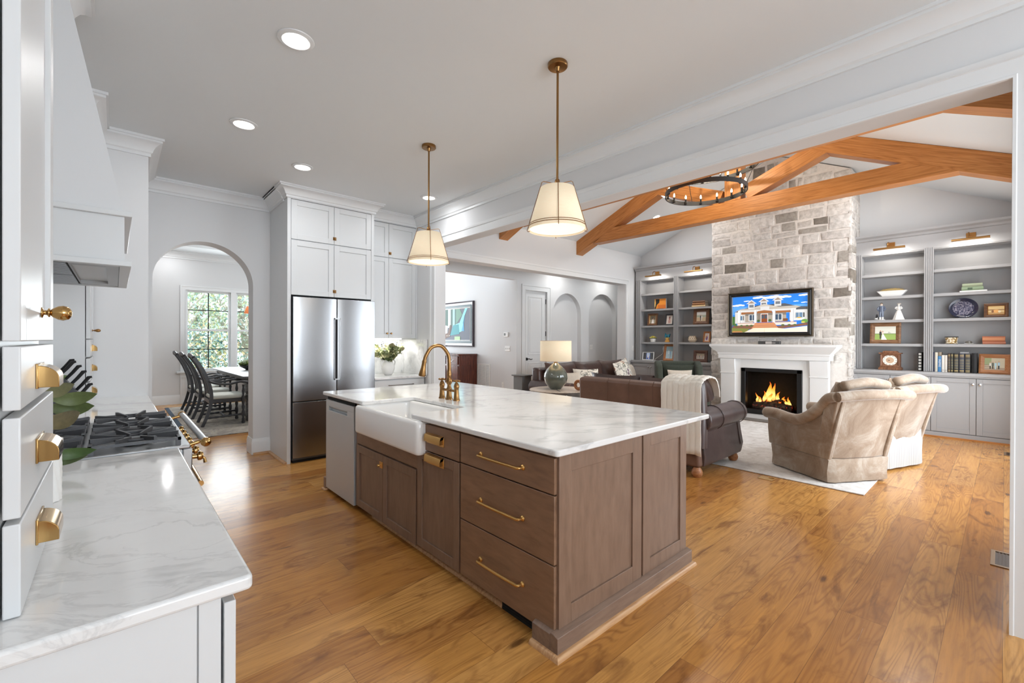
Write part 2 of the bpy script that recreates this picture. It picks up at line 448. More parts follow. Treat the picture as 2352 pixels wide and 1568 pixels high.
wall_open(3.36, 9.45, 5.88, 6.107, 0, 3.6, [(3.6, 8.81, 0, 2.70, 0)], 'wall_living_left')
sbox('wall_fireplace', WALL, 9.45, 9.6, -.5, 6.1, 0, 4.95)
wall_open(3.36, 9.6, -.43, -.28, 0, 3.4, [(4.75, 6.2, .35, 2.55, 0), (6.7, 8.3, .35, 2.55, 0)], 'wall_living_right')
# vaulted living ceiling: ridge along X
def slope(name, ya, za, yb, zb):
    m = MB(); m.prism([(ya, za), (yb, zb), (yb, zb+.12), (ya, za+.12)], 'x', 3.36, 9.6)
    return struct(m.build(name, CEIL))
slope('ceiling', 6.11, 3.327, 2.8, 4.75); slope('ceiling', 2.8, 4.75, -.43, 3.20)
# hall and foyer
wall_open(6.41, 11.0, 7.0, 7.12, 0, 3.1, [(6.671, 7.345, 0, 2.5, 0), (7.56, 8.57, 0, 2.52, .505), (8.87, 10.04, 0, 2.60, .585)], 'wall_hall')
sbox('wall_niche', WALL, 7.46, 11.0, 7.12, 7.2, 0, 3.1)
sbox('wall_hall_header', WALL, 3.36, 6.41, 7.0, 7.15, 2.70, 3.1)
sbox('ceiling_hall', CEIL, 3.36, 11.0, 6.107, 7.15, 3.1, 3.2)
sbox('wall_hall_south', WALL, 9.45, 11.0, 6.0, 6.107, 0, 3.1)
sbox('wall_hall_end', WALL, 11.0, 11.1, 5.9, 7.2, 0, 3.1)
sbox('wall_foyer', WALL, 6.41, 6.55, 7.12, 12.1, 0, 3.9)
sbox('wall_foyer_back', WALL, 3.2, 6.55, 12.0, 12.1, 0, 3.9)
sbox('wall_foyer_left', WALL, 3.2, 3.36, 7.0, 12.1, 0, 3.9)
sbox('ceiling_foyer', CEIL, 3.2, 6.55, 7.0, 12.1, 3.9, 4.0)
# dining room
wall_open(-1.2, 3.2, 11.9, 12.05, 0, 3.5, [(1.14, 1.975, .70, 2.47, 0), (2.08, 2.915, .70, 2.47, 0)], 'wall_dining_far')
sbox('wall_dining_left', WALL, -1.3, -1.2, 6.1, 12.05, 0, 3.5)
m = MB(); m.box(-1.3, 3.2, 6.3, 7.1, 3.28, 3.4); m.box(-1.3, 3.2, 11.1, 12.0, 3.28, 3.4); m.box(-1.3, -.3, 7.1, 11.1, 3.28, 3.4); m.box(2.4, 3.2, 7.1, 11.1, 3.28, 3.4)
m.box(-.45, 2.55, 6.95, 11.25, 3.52, 3.6); m.box(-.45, -.3, 7.0, 11.2, 3.4, 3.52); m.box(2.4, 2.55, 7.0, 11.2, 3.4, 3.52); m.box(-.45, 2.55, 6.95, 7.1, 3.4, 3.52); m.box(-.45, 2.55, 11.1, 11.25, 3.4, 3.52)
struct(m.build('ceiling_dining', CEIL))
for lx in (7.6, 9.4): area('hall_light', (lx, 6.55, 3.08), (0, .1, -1),   .15, .15, 7, (1, .98, .95))

# ---- trim
def trim(name, path, prof, z): return struct(sweep(MB(), path, prof, z).build(name, TRIM, ang=30))
trim('trim_1', [(-.12, 4.95), (.212, 4.95), (.212, 6.1), (1.43, 6.1), (1.43, 5.48)], CROWN, H)
trim('trim_2', [(3.2, 5.6), (3.2, -3.18)], [(a*1.1, b*.9) for a, b in CROWN], H)
# cased opening between kitchen and living room
CASE = [(0, 0), (.018, 0), (.018, .012), (.012, .016), (.012, .088), (.02, .092), (.026, .112), (.026, .122), (0, .122)]
def casing_y(name, y, x0, x1, zt, side=-1, prof=CASE):
    """three-sided casing on a wall facing side*Y"""
    m = MB(); rows = []
    for o, h in prof: pass
    def ring(f): return [f(o, h) for o, h in prof]
    m.loft([ring(lambda o, h: (x0-h, y+side*o, 0)), ring(lambda o, h: (x0-h, y+side*o, zt+h)), ring(lambda o, h: (x1+h, y+side*o, zt+h)), ring(lambda o, h: (x1+h, y+side*o, 0))])
    return struct(m.build(name, TRIM, ang=30))
m = MB()
def ring(f): return [f(o, h) for o, h in CASE]
m.loft([ring(lambda o, h: (3.2-o, -.02-h, .0)), ring(lambda o, h: (3.2-o, -.02-h, 2.66+h)), ring(lambda o, h: (3.2-o, 5.11+h, 2.66+h)), ring(lambda o, h: (3.2-o, 5.11+h, 0))])
struct(m.build('trim_3', TRIM, ang=30))
casing_y('trim_4', 5.88, 3.6, 8.81, 2.70)
casing_y('trim_5', 7.0, 6.671, 7.345, 2.50)
casing_y('trim_6', 11.9, 1.14, 2.915, 2.47, prof=[(a, b*.8) for a, b in CASE])
BASEP = [(0, 0), (.018, 0), (.018, .13), (.012, .15), (.008, .17), (0, .17)]
def base(name, path, hs=1.0): return struct(sweep(MB(), path, [(a, b*hs) for a, b in BASEP], 0).build(name, TRIM, ang=30))
base('baseboard_dining', [(-1.2, 11.9), (3.2, 11.9)], 1.15)
base('baseboard_arch', [(1.245, 6.35), (1.245, 6.1), (1.43, 6.1)], 1.1)
base('baseboard_hall', [(7.48, 7.0), (7.56, 7.0)]); base('baseboard_niche', [(7.56, 7.12), (10.04, 7.12)])
base('baseboard_foyer', [(6.41, 12.0), (6.41, 7.0), (6.55, 7.0)])
struct(sweep(MB(), [(1.245, 6.1), (1.43, 6.1), (1.43, 5.36)], [(0, 0), (.03, 0), (.028, .014), (.018, .022), (0, .022)], 0).build('trim_7', OAKTRIM))
trim('trim_8', [(-1.2, 11.9), (3.2, 11.9)], CROWN, 3.28)
# window in the dining room: two double-hung units, each with frame, bars and panes
def sash_window(name, x0, x1, z0, z1, y):
    root = bpy.data.objects.new(name, None); COL.objects.link(root); root.location = ((x0+x1)/2, y, z0); struct(root)
    m = MB(); t = .04; zm = 1.60
    rframe(m, 'y', y+.03, y+.085, x0, x1, z0, z1, t); m.box(x0+t, x1-t, y+.03, y+.085, zm-.022, zm+.022)
    m.build('window_frame', TRIM, root, bevel=.004)
    m = MB(); xc = (x0+x1)/2
    m.box(xc-.009, xc+.009, y+.045, y+.07, z0+.05, z1-.03)
    for zz in ((z0+.05+zm)/2, (z1-.03+zm)/2+.02): m.box(x0+t, x1-t, y+.046, y+.069, zz-.009, zz+.009)
    m.build('window_bars', BLACKM, root)
    MB().box(x0+t, x1-t, y+.055, y+.059, z0+.05, z1-.03).build('pane', GLASS, root)
    return root
sash_window('window_1', 1.14, 1.975, .70, 2.47, 11.92); sash_window('window_2', 2.08, 2.915, .70, 2.47, 11.92)
m = MB(); m.box(.98, 3.07, 11.83, 11.93, .66, .70); m.box(1.04, 3.02, 11.875, 11.9, .56, .66); struct(m.build('trim_10', TRIM, bevel=.006))
struct(MB().box(1.975, 2.08, 11.87, 11.9, .70, 2.47).build('trim_11', TRIM, bevel=.005))
def plain_window(name, x0, x1, z0, z1, y):
    root = bpy.data.objects.new(name, None); COL.objects.link(root); root.location = ((x0+x1)/2, y, z0); struct(root)
    m = MB(); t = .05; zm = (z0+z1)/2
    xc = (x0+x1)/2; rframe(m, 'y', y-.03, y+.03, x0, x1, z0, z1, t); m.box(xc-.03, xc+.03, y-.03, y+.03, z0+t, z1-t); m.box(x0+t, xc-.03, y-.03, y+.03, zm-.02, zm+.02); m.box(xc+.03, x1-t, y-.03, y+.03, zm-.02, zm+.02)
    m.build('window_frame', TRIM, root)
plain_window('window_3', .3, 2.8, 1.05, 2.6, -3.24); plain_window('window_4', 4.75, 6.2, .35, 2.55, -.36); plain_window('window_5', 6.7, 8.3, .35, 2.55, -.36)
# hall door
def hall_door():
    root = bpy.data.objects.new('door_1', None); COL.objects.link(root); root.location = (7.0, 7.03, 0); struct(root)
    x0, x1, y = 6.676, 7.34, 7.035
    m = MB(); m.box(x0, x1, y, y+.035, .01, 2.495)
    for z0, z1 in ((1.08, 2.37), (.25, .90)):      # two raised panels
        a, b = x0+.11, x1-.11
        rframe(m, 'y', y-.009, y, a, b, z0, z1, .016)
        m.box(a+.05, b-.05, y-.006, y, z0+.05, z1-.05)
    m.build('door_panel', TRIM, root, bevel=.004)
    m = MB(); m.lathe([(.001, -.03), (.03, -.028), (.032, -.012), (.032, 0)], (6.735, y, .985), 'y', 16); m.tube(bez([(6.735, y-.03, .985), (6.78, y-.05, .99), (6.83, y-.05, .975), (6.87, y-.05, .985)], 5), [.009]*16, 8)
    m.build('door_handle', BLACKM, root)
    for zz in (2.28, 1.55, .3): MB().box(7.337, 7.36, y-.016, y, zz-.055, zz+.055).build('door_hinge', BLACKM, root)
hall_door()
# ------------------------------------------------------------------ cabinet parts
def shaker(mb, face, a0, a1, z0, z1, sgn, axis, t=.021, fr=.058, rec=.009):
    """shaker panel: slab with a recessed middle; face = coordinate of the outer face, sgn = outward direction along axis"""
    def bx(a, b, c, d, f0, f1):
        if axis == 'x': mb.box(f0, f1, a, b, c, d)
        else: mb.box(a, b, f0, f1, c, d)
    i = face-sgn*t; r = face-sgn*rec
    bx(a0, a0+fr, z0, z1, i, face); bx(a1-fr, a1, z0, z1, i, face)
    bx(a0+fr, a1-fr, z0, z0+fr, i, face); bx(a0+fr, a1-fr, z1-fr, z1, i, face)
    bx(a0+fr, a1-fr, z0+fr, z1-fr, i, r)
    return mb
def cup_pull(x, y0, y1, z, parent, mat=None, flat=False, d=.032, h=.045):
    """bin pull on a face looking +X (d>0) or -X (d<0)"""
    m = MB(); s = 1 if d > 0 else -1
    m.box(x, x+s*.004, y0-.003, y1+.003, z-h*.56, z+h*.56)
    if flat:
        m.prism([(x, z+h*.72), (x+d*.8, z+h*.6), (x+d, z+h*.25), (x+d, z-h*.25), (x+d*.9, z-h*.25), (x+d*.85, z+h*.2), (x, z+h*.35)], 'y', y0+.004, y1-.004)
        m.prism([(x, z+h*.72), (x+d*.8, z+h*.6), (x+d, z+h*.25), (x+d, z-h*.25), (x, z-h*.25)], 'y', y0+.004, y0+.008); m.prism([(x, z+h*.72), (x+d*.8, z+h*.6), (x+d, z+h*.25), (x+d, z-h*.25), (x, z-h*.25)], 'y', y1-.008, y1-.004)
    else:
        n = 8; zt, zr = z+h*.48, h*.6
        def shell(k, e): return (x+(d-e)*math.sin(k*PI/2/n), zt-zr+(zr-e)*math.cos(k*PI/2/n))
        prof = [shell(k, 0) for k in range(n+1)]+[(x+d, z-h*.52), (x+d-.003, z-h*.52)]+[shell(n-k, .003) for k in range(n+1)]
        m.prism(prof, 'y', y0+.004, y1-.004)
        outer = [(x, z-h*.52)]+[shell(k, 0) for k in range(n+1)]+[(x+d, z-h*.52)]
        m.prism(outer, 'y', y0+.003, y0+.006); m.prism(outer, 'y', y1-.006, y1-.003)
    return m.build('cup_pull', mat or BRASSP, parent, bevel=.0012)
def bar_pull(x, y0, y1, z, parent, mat=None, d=-.032, name='bar_pull'):
    m = MB(); pts = [(x, y0, z), (x+d*.75, y0+.004, z)]+[(x+d*(1+.12*math.sin(PI*k/10)), y0+.012+(y1-y0-.024)*k/10, z) for k in range(11)]+[(x+d*.75, y1-.004, z), (x, y1, z)]
    m.tube(bez(pts, 3), .0072, 10); 
    for y in (y0, y1): m.lathe([(.014, x), (.014, x+d*.12), (.009, x+d*.3)], (0, y, z), 'x', 12)
    return m.build(name, mat or BRASS, parent)
def latch(p, axis, sgn, parent, mat=None, s=1.0):
    """small cupboard turn latch: plate, keeper and knob"""
    m = MB(); x, y, z = p; a, b = .019*s, .019*s
    if axis == 'x':
        m.box(x, x+sgn*.005, y-a, y+a, z-b, z+b); m.lathe([(.006, x), (.006, x+sgn*.014), (.011, x+sgn*.02), (.009, x+sgn*.03), (.001, x+sgn*.033)], (0, y, z), 'x', 12)
    else:
        m.box(x-a, x+a, y, y+sgn*.005, z-b, z+b); m.lathe([(.006, y), (.006, y+sgn*.014), (.011, y+sgn*.02), (.009, y+sgn*.03), (.001, y+sgn*.033)], (x, 0, z), 'y', 12)
    return m.build('latch', mat or BRASSD, parent, bevel=.001)
def slab(name, pts, z0, z1, mat, parent=None, bevel=.005):
    return MB().prism(pts, 'z', z0, z1).build(name, mat, parent, bevel=bevel, seg=3)
def rounded(pts, r, n=5):
    """2-D polygon with every corner rounded"""
    out = []; N = len(pts)
    for i in range(N):
        p = Vector(pts[i]); a = (Vector(pts[i-1])-p); b = (Vector(pts[(i+1) % N])-p); q = min(r, a.length*.45, b.length*.45)
        a = p+a.normalized()*q; b = p+b.normalized()*q
        for k in range(n+1):
            t = k/n; out.append(tuple((1-t)**2*a+2*t*(1-t)*p+t*t*b))
    return out

# ------------------------------------------------------------------ island
def island():
    X, CY0, CY1 = 1.465, 1.345, 4.20
    # worktop with the sink notch
    w = slab('island_worktop', rounded([(1.44, 1.305), (2.94, 1.305), (2.94, 4.255), (1.44, 4.255), (1.44, 3.36), (1.885, 3.36), (1.885, 2.60), (1.44, 2.60)], .022), .885, .915, MARBLE, bevel=.006)
    tag(w, 'thick white marble worktop covering the big kitchen island', 'worktop')
    # end and back casework
    e = thing('island_end_casework', 'taupe wood panelled end of the island with tall base plinth', 'cabinet', (2.05, 1.33, 0))
    m = MB(); shaker(m, 1.33, 1.482, 2.155, .10, .884, -1, 'y', .022, .085); m.build('end_panel', BROWN, e, bevel=.0015)
    m = MB(); shaker(m, 1.33, 2.172, 2.665, .10, .884, -1, 'y', .022, .075); m.build('end_panel', BROWN, e, bevel=.0015)
    m = MB(); m.box(1.49, 2.66, 1.352, 1.372, .10, .884); m.box(2.63, 2.655, 1.352, 4.20, .0, .884); m.box(2.15, 2.18, 1.34, 1.36, .10, .884); m.build('carcass', BROWN, e)
    m = MB(); m.prism([(1.30, 0), (1.345, 0), (1.345, .10), (1.325, .10), (1.318, .097), (1.30, .092)], 'x', 1.44, 2.685); m.prism([(1.44, 0), (1.47, 0), (1.47, .10), (1.455, .10), (1.44, .092)], 'y', 1.346, 1.46); m.prism([(2.66, 0), (2.685, 0), (2.685, .09), (2.66, .10)], 'y', 1.346, 4.2); m.build('plinth', BROWNX, e, bevel=.002)
    m = MB(); q = [(0, 0), (.022, 0), (.021, .009), (.016, .017), (.008, .021), (0, .022)]
    sweep(m, [(1.44, 1.46), (1.44, 1.30), (2.685, 1.30), (2.685, 2.2)], q, 0)
    m.build('shoe_moulding', OAKTRIM, e)
    # toe kick running below the doors
    t = thing('island_toe_kick', 'recessed brown toe kick with oak moulding under the island doors', 'toe kick', (1.52, 2.9, 0))
    MB().box(1.525, 1.54, 1.46, 4.24, 0, .065).build('kick_board', BROWNH, t)
    m = MB(); m.prism([(1.503, 0), (1.525, 0), (1.525, .022), (1.517, .021), (1.509, .017), (1.504, .009)], 'y', 1.75, 3.32); m.prism([(1.503, 0), (1.525, 0), (1.525, .022), (1.504, .009)], 'y', 1.46, 1.50); m.build('shoe_moulding', OAKTRIM, t)
    m = MB(); m.box(1.503, 1.524, 1.505, 1.745, .0, .055)
    for k in range(3): m.box(1.499, 1.503, 1.515, 1.735, .012+.013*k, .018+.013*k)
    o = m.build('toe_vent', DARK, t); o['label'] = 'black slotted air vent in the toe kick'
    m = MB(); m.box(1.45, 1.53, 4.20, 4.25, 0, .12); m.box(1.49, 2.66, 4.205, 4.225, .1, .884); m.build('corner_block', BROWNH, t, bevel=.004)
    MB().box(1.435, 1.545, 4.19, 4.265, 0, .02).build('corner_shoe', OAKTRIM, t, bevel=.006)
    # drawer bank
    d = thing('drawer_cabinet', 'three drawer island cabinet at the near corner with brass bar pulls', 'cabinet', (1.7, 1.71, 0))
    m = MB(); m.box(1.488, 2.62, 1.375, 2.072, .07, .884); m.build('carcass', BROWN, d)
    for z0, z1, zh in ((.705, .868, .786), (.388, .698, .54), (.07, .381, .222)):
        dr = MB().box(X, X+.021, CY0, 2.068, z0, z1).build('drawer', BROWNH, d, bevel=.002)
        bar_pull(X, 1.55, 1.878, zh, dr)
    # pull-out cabinet
    p = thing('pull_out_cabinet', 'narrow island cabinet with drawer above a tall door and brass cup pulls', 'cabinet', (1.7, 2.32, 0))
    m = MB(); m.box(1.488, 2.62, 2.076, 2.445, .07, .884); m.box(1.488, 2.62, 2.4455, 2.568, .07, .655); m.build('carcass', BROWN, p)
    dr = MB().box(X, X+.021, 2.083, 2.555, .702, .868).build('drawer', BROWNH, p, bevel=.002); cup_pull(X, 2.24, 2.43, .783, dr, BRASS, True, -.028, .05)
    m = MB(); shaker(m, X, 2.083, 2.555, .066, .694, -1, 'x'); do = m.build('door', BROWN, p, bevel=.0015); cup_pull(X, 2.24, 2.43, .655, do, BRASS, True, -.028, .05)
    # sink base
    s = thing('sink_cabinet', 'taupe two door island cabinet under the white farmhouse sink', 'cabinet', (1.7, 3.05, 0))
    m = MB(); m.box(1.488, 2.62, 2.572, 3.536, .05, .64); m.box(1.475, 1.488, 2.572, 3.53, .556, .672); m.box(1.478, 2.62, 3.537, 3.556, .05, .884); m.build('carcass', BROWNH, s)
    for a, b in ((2.575, 3.052), (3.056, 3.53)):
        m = MB(); shaker(m, X, a, b, .052, .547, -1, 'x'); do = m.build('door', BROWN, s, bevel=.0015)
    latch((X, 3.075, .475), 'x', -1, do, BRASS, 1.25)
    # sink
    k = thing('farmhouse_sink', 'white fireclay apron front sink set into the island', 'sink', (1.7, 2.94, .66))
    o = [(1.405, 2.452), (1.905, 2.452), (1.905, 3.432), (1.405, 3.432)]
    ro = rounded(o, .03); m = MB(); rows = [[(a, b, z) for a, b in rounded(o, .04)] for z in (.668,)]
    def ins(d, z): return [(a, b, z) for a, b in rounded([(1.405+d, 2.452+d), (1.905-d, 2.452+d), (1.905-d, 3.432-d), (1.405+d, 3.432-d)], .035)]
    m.loft([ins(.012, .668), ins(.003, .675), ins(0, .69), ins(0, .86), ins(.004, .876), ins(.014, .884), ins(.030, .884), ins(.04, .878), ins(.045, .86), ins(.052, .70), ins(.075, .69)])
    m.build('basin', PORC, k, ang=80)
    MB().lathe([(.045, .691), (.045, .694), (.03, .694), (.028, .690)], (1.68, 2.94, 0), 'z', 20).build('drain', CHROME, k)
    # bridge faucet
    f = thing('bridge_faucet', 'antique brass bridge faucet with gooseneck spout behind the sink', 'faucet', (2.03, 3.03, .915))
    m = MB(); z = .915; c = (2.03, 3.03, z)
    m.lathe([(.030, 0), (.030, .006), (.026, .012), (.021, .04), (.019, .075), (.024, .082), (.024, .088), (.017, .10), (.015, .12), (.024, .135), (.026, .15), (.024, .165), (.016, .18), (.018, .19), (.020, .21), (.0175, .215), (.0175, .235)], c, 'z', 20)
    m.cyl((2.03, 2.93, z+.075), (2.03, 3.13, z+.075), .010)
    m.build('bridge', BRASSD, f)
    m = MB(); m.tube(bez([(2.03, 3.03, z+.22), (2.03, 3.03, z+.30), (2.02, 3.035, z+.37), (1.965, 3.05, z+.435), (1.89, 3.07, z+.425), (1.845, 3.082, z+.36), (1.832, 3.086, z+.315)], 8), .0145, 14)
    m.tube([(1.834, 3.085, z+.325), (1.832, 3.086, z+.31), (1.83, 3.087, z+.30), (1.824, 3.089, z+.26), (1.815, 3.091, z+.205), (1.813, 3.092, z+.195)], [.016, .019, .017, .02, .029, .024], 16)
    m.build('spout', BRASSD, f)
    for y in (2.925, 3.135):
        m = MB(); m.lathe([(.028, 0), (.028, .006), (.024, .012), (.020, .05), (.018, .085), (.020, .10), (.022, .104), (.022, .118), (.02, .124), (.014, .14), (.008, .144), (.008, .155)], (2.03, y, z), 'z', 18)
        m.build('valve', BRASSD, f)
        m = MB(); m.ball((2.03, y, z+.158), .011)
        for a in (0.5, 2.07): dx, dy = .034*math.cos(a), .034*math.sin(a); m.tube([(2.03-dx, y-dy, z+.158), (2.03-dx*.8, y-dy*.8, z+.158), (2.03, y, z+.158), (2.03+dx*.8, y+dy*.8, z+.158), (2.03+dx, y+dy, z+.158)], [.004, .0085, .005, .0085, .004], 10)
        m.build('cross_handle', BRASSD, f)
    # dishwasher
    w = thing('dishwasher', 'stainless dishwasher at the far end of the island', 'dishwasher', (1.75, 3.88, .03))
    MB().box(1.49, 2.1, 3.565, 4.195, .04, .87).build('body', DARK, w)
    m = MB(); m.box(1.455, 1.488, 3.562, 4.2, .035, .755); m.box(1.455, 1.488, 3.562, 3.70, .755, .80); m.box(1.455, 1.488, 4.13, 4.2, .755, .80); m.box(1.455, 1.488, 3.562, 4.2, .80, .848); m.box(1.484, 1.488, 3.70, 4.13, .755, .80)
    m.prism([(1.4551, .80), (1.4551, .792), (1.484, .765), (1.484, .80)], 'y', 3.70, 4.13)
    m.build('door', STEELD, w, bevel=.0025)
    MB().box(1.47, 1.60, 3.57, 4.195, .85, .872).build('control_strip', DARK, w)
island()

# ------------------------------------------------------------------ left run
def egg_knob(x, y, z, parent, s=1.0, axis='x'):
    s = s*.86; m = MB(); m.lathe([(.001, 0), (.0135*s, .001), (.0135*s, .003), (.006*s, .005), (.006*s, .010), (.0115*s, .012), (.0115*s, .014), (.0065*s, .015), (.011*s, .018), (.0175*s, .027), (.0195*s, .035), (.016*s, .044), (.008*s, .0485), (.001, .0495)], (x, y, z), 'z', 20)
    o = m
    o.v = [(x+(c-z), y+(b-y), z+(a-x)) for a, b, c in o.v]
    return o.build('knob', BRASSP if s > .8 else BRASSD, parent, ang=85)
def left_run():
    w = slab('near_worktop', rounded([(-.45, 1.034), (.213, 1.034), (.213, 2.462), (-.45, 2.462)], .014), .885, .915, MARBLE, bevel=.007)
    tag(w, 'white marble worktop nearest the camera, left of the range', 'worktop')
    w = slab('far_worktop', [(-.45, 3.47), (.213, 3.47), (.213, 4.95), (-.45, 4.95)], .885, .915, MARBLE, bevel=.004)
    tag(w, 'white marble worktop on the far side of the range', 'worktop')
    b = thing('base_cabinet', 'white base cabinet under the near marble worktop', 'cabinet', (-.1, 1.75, 0))
    m = MB(); m.box(-.425, .158, 1.052, 2.455, .1, .884); m.box(-.425, .09, 1.06, 2.455, 0, .1); m.build('carcass', CABW, b)
    m = MB(); m.box(-.425, .118, 1.045, 1.052, 0, .884); m.box(.121, .158, 1.045, 1.052, .0, .884); m.build('side_panel', CABW, b, bevel=.001)
    for y0, y1 in ((1.047, 1.745), (1.751, 2.452)):
        for z0, z1 in ((.695, .868), (.395, .688), (.105, .388)):
            d = MB().box(.163, .184, y0, y1, z0, z1).build('drawer', CABW, b, bevel=.002)
            cup_pull(.184, (y0+y1)/2-.05, (y0+y1)/2+.05, (z0+z1)/2+.01, d)
    b = thing('base_cabinet', 'white base cabinet under the far worktop beyond the range', 'cabinet', (-.1, 4.2, 0))
    MB().box(-.425, .158, 3.475, 4.945, .0, .884).build('carcass', CABW, b)
    for y0, y1 in ((3.478, 4.205), (4.21, 4.942)):
        m = MB(); shaker(m, .18, y0, y1, .105, .87, 1, 'x'); d = m.build('door', CABW, b, bevel=.0015); egg_knob(.18, y1-.04, .8, d, .6)
    # tall hutches standing on the worktops
    def hutch(label, y0, y1, xf, door_z, drawers, s):
        t = thing('worktop_hutch', label, 'cabinet', (-.3, (y0+y1)/2, .915))
        m = MB(); m.box(-.425, xf-.026, y0+.002, y1-.002, .916, H-.001); m.build('carcass', CABW, t)
        m = MB(); shaker(m, xf, y0, y1, door_z, 2.38, 1, 'x', .022, .062, .010); d = m.build('door', CABW, t, bevel=.002)
        egg_knob(xf, y0+.272 if s == 1 else (y0+y1)/2, door_z+.062, d, s)
        m = MB(); shaker(m, xf, y0, y1, 2.39, 2.93, 1, 'x', .022, .062, .010); d = m.build('door', CABW, t, bevel=.002)
        for z0, z1, zh in drawers:
            d = MB().box(xf-.022, xf, y0, y1, z0, z1).build('drawer', CABW, t, bevel=.0025, seg=3)
            ym = y0+.19 if s == 1 else (y0+y1)/2; cup_pull(xf, ym, ym+.105, zh, d, BRASSP, False, .034 if s == 1 else .03, .046)
        m = MB(); sweep(m, [(-.425, y0-.002), (xf-.01, y0-.002), (xf-.01, y1+.002)]+([(-.425, y1+.002)] if y1 < 4 else []), CROWN, H); m.build('crown', TRIM, t)
        return t
    hutch('white hutch with three brass cup pulls at the left picture edge', 1.14, 1.675, -.122, 1.395, ((1.275, 1.386, 1.322), (1.088, 1.262, 1.168), (.917, 1.078, 1.0)), 1)
    hutch('white hutch on the far worktop under the hood line, doors seen edge on', 4.30, 4.93, -.132, 1.40, ((1.27, 1.392, 1.33), (1.10, 1.26, 1.18), (.917, 1.09, 1.01)), .75)
    # range hood
    h = thing('range_hood', 'white plaster range hood flaring down over the cooktop', 'range hood', (-.2, 2.96, 1.70))
    y0, y1 = 2.44, 3.48
    m = MB(); m.hexa([(-.45, y0+.012, 1.925), (.024, y0+.012, 1.925), (.024, y1-.012, 1.925), (-.45, y1-.012, 1.925)], [(-.45, 2.80, H), (-.194, 2.80, H), (-.194, 3.10, H), (-.45, 3.10, H)]); m.build('chimney', WALL, h)
    MB().box(-.45, .028, y0+.006, y1-.006, 1.72, 1.91).build('band', CABW, h)
    MB().box(-.45, .052, y0-.012, y1+.012, 1.905, 1.928).build('upper_moulding', CABW, h, bevel=.003)
    m = MB(); 
    for b in ((-.45, .05, y0-.012, y0+.03), (-.45, .05, y1-.03, y1+.012), (.012, .05, y0+.03, y1-.03)): m.box(b[0], b[1], b[2], b[3], 1.70, 1.722)
    m.build('lower_moulding', CABW, h, bevel=.002)
    m = MB(); m.box(-.43, -.14, y0+.04, y1-.04, 1.708, 1.72); m.box(-.03, .011, y0+.031, y1-.031, 1.704, 1.722); m.box(-.14, -.03, y0+.03, y0+.12, 1.704, 1.722); m.box(-.14, -.03, y1-.14, y1-.03, 1.704, 1.722); m.box(-.14, -.03, y0+.12, y1-.14, 1.735, 1.74)
    m.build('insert', plain('hood steel', (170, 170, 170), .4, .8), h)
    MB().box(-.425, -.145, y0+.045, y1-.045, 1.7065, 1.708).build('filter_gap_shade', DARK, h)  # dark sheet painting the shade between the filter baffles
    for k in range(2):
        m = MB(); a = y0+.06+k*.46
        for j in range(12): m.box(-.42, -.15, a+j*.036, a+j*.036+.022, 1.699, 1.7065)
        m.build('filter', STEEL, h)
    for yy in (2.72, 3.2): MB().lathe([(.03, 1.734), (.03, 1.73), (.001, 1.729)], (-.085, yy, 0), 'z', 16).build('hood_lamp', DARK, h)
    m = MB(); sweep(m, [(-.45, 2.785), (-.185, 2.785), (-.185, 3.115), (-.45, 3.115)][::-1], [(-a, b) for a, b in CROWN], H); m.build('crown', TRIM, h)
    # range
    r = thing('gas_range', 'stainless gas range with black grates and brass front rail', 'range', (-.1, 2.965, 0))
    y0, y1 = 2.468, 3.466
    m = MB(); m.box(-.45, .225, y0, y1, .08, .905); m.build('body', STEEL, r, bevel=.004)
    m = MB(); m.box(-.45, .255, y0, y1, .905, .922); m.box(.225, .262, y0, y1, .80, .905); m.build('cooktop', STEEL, r, bevel=.005)
    for y in (2.56, 2.70, 2.84, 2.965, 3.09, 3.23, 3.37):
        m = MB(); m.lathe([(.02, .262), (.02, .268), (.011, .27), (.011, .288), (.021, .292), (.022, .302), (.017, .312), (.001, .314)], (0, y, .845), 'x', 14); m.tube([(.30, y, .845), (.318, y, .83), (.322, y, .81)], [.006, .006, .008], 8); m.build('knob', BRASSP, r)
    m = MB(); m.cyl((.312, y0+.02, .925), (.312, y1-.02, .925), .0155); m.build('front_rail', STEEL, r)
    m = MB()
    for y in (y0+.02, y1-.02):
        m.lathe([(.0155, 0), (.019, .004), (.019, .012), (.021, .016), (.021, .024), (.012, .032), (.001, .036)] if y > 3 else [(.0155, 0), (.019, -.004), (.019, -.012), (.021, -.016), (.021, -.024), (.012, -.032), (.001, -.036)], (.312, y, .925), 'y', 16)
    for y in (y0+.05, y1-.05): m.cyl((.25, y, .91), (.312, y, .925), .008)
    m.build('rail_end', BRASSP, r)
    m = MB(); m.box(.226, .25, y0+.02, y1-.02, .18, .76); m.build('oven_door', STEEL, r, bevel=.006)
    m = MB(); m.cyl((.30, y0+.06, .72), (.30, y1-.06, .72), .013)
    for y in (y0+.1, y1-.1): m.cyl((.25, y, .72), (.30, y, .72), .008)
    m.build('oven_handle', BRASSP, r)
    W = (y1-y0-.03)/3
